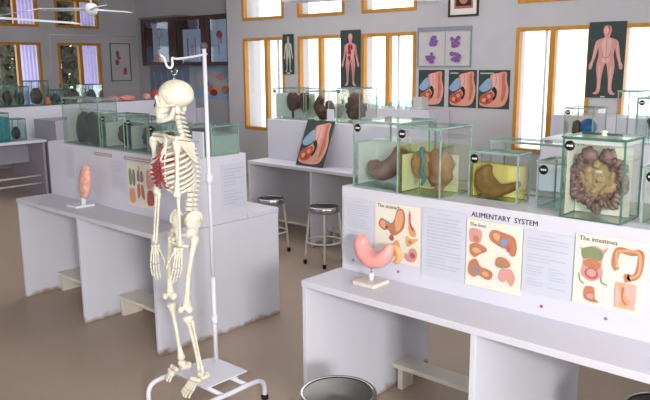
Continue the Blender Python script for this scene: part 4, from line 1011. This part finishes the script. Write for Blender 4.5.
# third bench tanks
for k, (x0, x1, zt, lb, sl) in enumerate(((-5.25, -4.825, 1.450, 'first tank on the window bench, with two dark brown lobes', 'pair of dark brown lobes'), (-4.80, -4.50, 1.430, 'middle tank on the window bench, with a folded brown organ', 'folded dark brown organ'), (-4.40, -4.125, 1.465, 'last tank on the window bench beside the tall vessel chart', 'rough brown organ mass'))):
    tank(x0, x1, 5.045, 5.30, zt, lb, zt-.04, LIQT if k == 0 else LIQP, G=GLASS, E=EDGE, plate=.75)
    q = MB(); xm = (x0+x1)/2
    if k == 0:
        q.ell((xm-.05, 5.16, 1.32), (.075, .05, .10), 0, 18, 14, None, rough(12, .25, 51)); q.ell((xm+.11, 5.16, 1.32), (.055, .045, .105), 0, 18, 14, None, rough(12, .25, 52)); q.tube([(xm-.05, 5.16, Z1), (xm-.05, 5.16, 1.25)], .012, 8)
        q.tube([(xm+.03, 5.16, 1.38), (xm+.03, 5.16, 1.25), (xm+.06, 5.16, 1.3)], .012, 8)
    elif k == 1:
        q.tube(smooth_open([(xm-.05, 5.16, 1.37), (xm-.08, 5.16, 1.28), (xm-.02, 5.16, 1.21), (xm+.06, 5.16, 1.25), (xm+.05, 5.16, 1.34)], 6), [.03, .055, .06, .055, .03], 14); q.ell((xm, 5.16, Z1+.02), (.04, .03, .022), 0, 12, 8)
    else:
        q.ell((xm, 5.16, 1.29), (.105, .06, .125), 0, 22, 18, None, rough(18, .45, 55))
    spec(q, [FLESHD if k < 2 else mat('umber_tissue', (96, 74, 66), .5, .35, 22, bump=.5)], 'organ_specimen', sl+' in the '+('first', 'middle', 'last')[k]+' window bench tank', (xm, 5.16, Z1), white=.97 if k == 0 else 0)
t = MB().box(-4.50, -4.42, 5.02, 5.03, HR, 1.27).build('blank_card', PAPER, loc=(-4.46, 5.025, HR)); tag(t, 'small white card between the middle and last window bench tanks', 'card')
# fourth bench
tank(-2.20, -1.985, 5.05, 5.30, 1.365, 'small tank with a blue ball seen over the intestine tank', 1.32, LIQP)
q = MB(); q.ell((-2.06, 5.16, Z1+.075), (.062, .06, .062), 0, 18, 14); q.ell((-2.145, 5.16, Z1+.06), (.035, .04, .06), 1, 14, 10, None, rough(10, .2, 61)); spec(q, [BLUEB, FLESHD], 'ball_specimen', 'blue ball with a brown lump in the small tank', (-2.08, 5.16, Z1))
tank(-1.86, -1.72, 5.15, 5.38, 1.49, 'tall slim empty tank below the right window', None, None, stick=False)
tank(-1.685, -1.42, 5.05, 5.32, 1.45, 'clear tank with a dark red organ at the right picture edge', 1.40, LIQT)
q = MB(); q.ell((-1.56, 5.17, 1.27), (.085, .06, .09), 0, 18, 14, None, rough(12, .25, 66)); q.tube([(-1.56, 5.17, Z1), (-1.56, 5.17, 1.2)], .02, 8); spec(q, [FLESHD], 'organ_specimen', 'dark red organ in the tank under the right window', (-1.56, 5.17, Z1))
# glassware on the wall bench
WG = glassmat('thin_glassware', (.84, .93, .91), .06)
rr = random.Random(8); xs = -5.72
gl = ['squat glass beaker at the window end of the glassware row', 'glass flask second along the glassware row', 'glass beaker third along the glassware row', 'narrow glass flask in the middle of the glassware row', 'glass beaker just past the middle of the glassware row', 'glass flask next to the last beaker', 'last glass beaker before the grey box']
for k in range(7):
    x = xs+.125*k; h = (.12, .10, .13, .09, .08, .10, .11)[k]; r = .045 if k % 2 == 0 else .036
    prof = [(0, 0), (r, 0), (r, h), (r-.003, h), (r-.003, .004), (0, .004)] if k % 2 == 0 else [(0, 0), (r, 0), (r, .01), (.015, h*.65), (.015, h), (.012, h), (.012, h*.65), (r-.004, .012), (0, .004)]
    o = MB().lathe(prof, (x, 7.0, 1.147), 16).build('beaker' if k % 2 == 0 else 'flask', WG, loc=(x, 7.0, 1.147)); tag(o, gl[k], 'glassware', 'glassware on the wall bench')
o = MB().box(-4.85, -4.73, 6.92, 7.06, 1.147, 1.29).build('grey_box', mat('pale_grey_card', (196, 196, 194), .6), loc=(-4.73, 7, 1.147), bevel=.004); tag(o, 'pale grey box on the wall bench below the first pelvis chart', 'box')

# ------------------------------------------------------------------ jars and models on the end bench
spots = [(3.62, .20, .30, 'first'), (3.90, .22, .26, 'second'), (4.20, .16, .30, 'third'), (4.40, .12, .26, 'fourth'), (4.56, .24, .33, 'fifth'), (4.86, .20, .20, 'sixth'), (5.10, .26, .27, 'seventh'), (5.40, .22, .26, 'eighth')]
for k, (y, wd_, h, nm) in enumerate(spots):
    tank(-9.70, -9.42, y, y+wd_, HR+h, 'glass jar on the end bench, %s from the picture edge' % nm, HR+h*.8, LIQD, G=GLASSG, E=EDGED, stick=(k in (4, 6)), group='jars on the end bench', e=.006)
    q = MB(); q.ell((-9.56, y+wd_/2, HR+.006+h*.36), (.07, wd_*.34, h*.33), 0, 14, 10, None, rough(12, .3, k+70))
    spec(q, [FLESHL if k % 2 else FLESHD], 'organ_specimen', 'dark organ inside the %s jar of the end bench' % nm, (-9.56, y+wd_/2, HR), 'specimens on the end bench')
tank(-9.12, -8.86, 3.70, 3.965, HT+.36, 'teal tinted jar on the low ledge at the picture edge', HT+.31, glassmat('teal_liquid', (.5, .84, .86), .01, .2, (100, 170, 178)), z0=HT, G=GLASSG, E=EDGED, stick=False, group='jars on the end bench')
tank(-9.14, -8.92, 4.03, 4.20, HT+.27, 'small green jar on the low ledge beside the cupboard', HT+.22, LIQD, z0=HT, G=GLASSG, E=EDGED, stick=False, group='jars on the end bench')
q = MB(); q.ell((-9.03, 4.115, HT+.09), (.06, .05, .08), 0, 14, 10, None, rough(12, .3, 90)); spec(q, [FLESHL], 'organ_specimen', 'dark organ in the small green ledge jar', (-9.03, 4.115, HT), 'specimens on the end bench')
o = MB().lathe([(0, 0), (.03, 0), (.036, .05), (.02, .11), (0, .12)], (-9.36, 4.74, HR+.001), 14).build('orange_model', mat('orange_brown_paint', (176, 108, 74), .5), loc=(-9.36, 4.74, HR)); tag(o, 'small orange brown model near the riser end above the cupboard', 'model')
for k, (y, l, h, M, lb) in enumerate(((5.78, .16, .05, STOMP, 'flat pink organ model beside the jars on the end bench'), (6.02, .20, .055, STOMP, 'flat pink organ model in the middle of the end bench row'), (6.36, .07, .06, LUNGP, 'small salmon model before the red ones'), (6.52, .08, .09, REDT, 'first red lump model left of the skull'), (6.66, .09, .11, REDT, 'second red lump model just left of the skull'), (7.06, .07, .06, REDT, 'red model between the skull and the pole'))):
    q = MB(); q.ell((-9.42, y, HR+.002+h*.86), (.08, l*.58, h*.8), 0, 18, 12, None, rough(14, .3, k+100)); q.ell((-9.40, y+l*.3, HR+.003+h*.7), (.05, l*.3, h*.6), 0, 14, 10, None, rough(14, .3, k+110))
    tag(q.build('organ_model', M, loc=(-9.42, y, HR)), lb, 'model', 'painted organ models on the end bench')
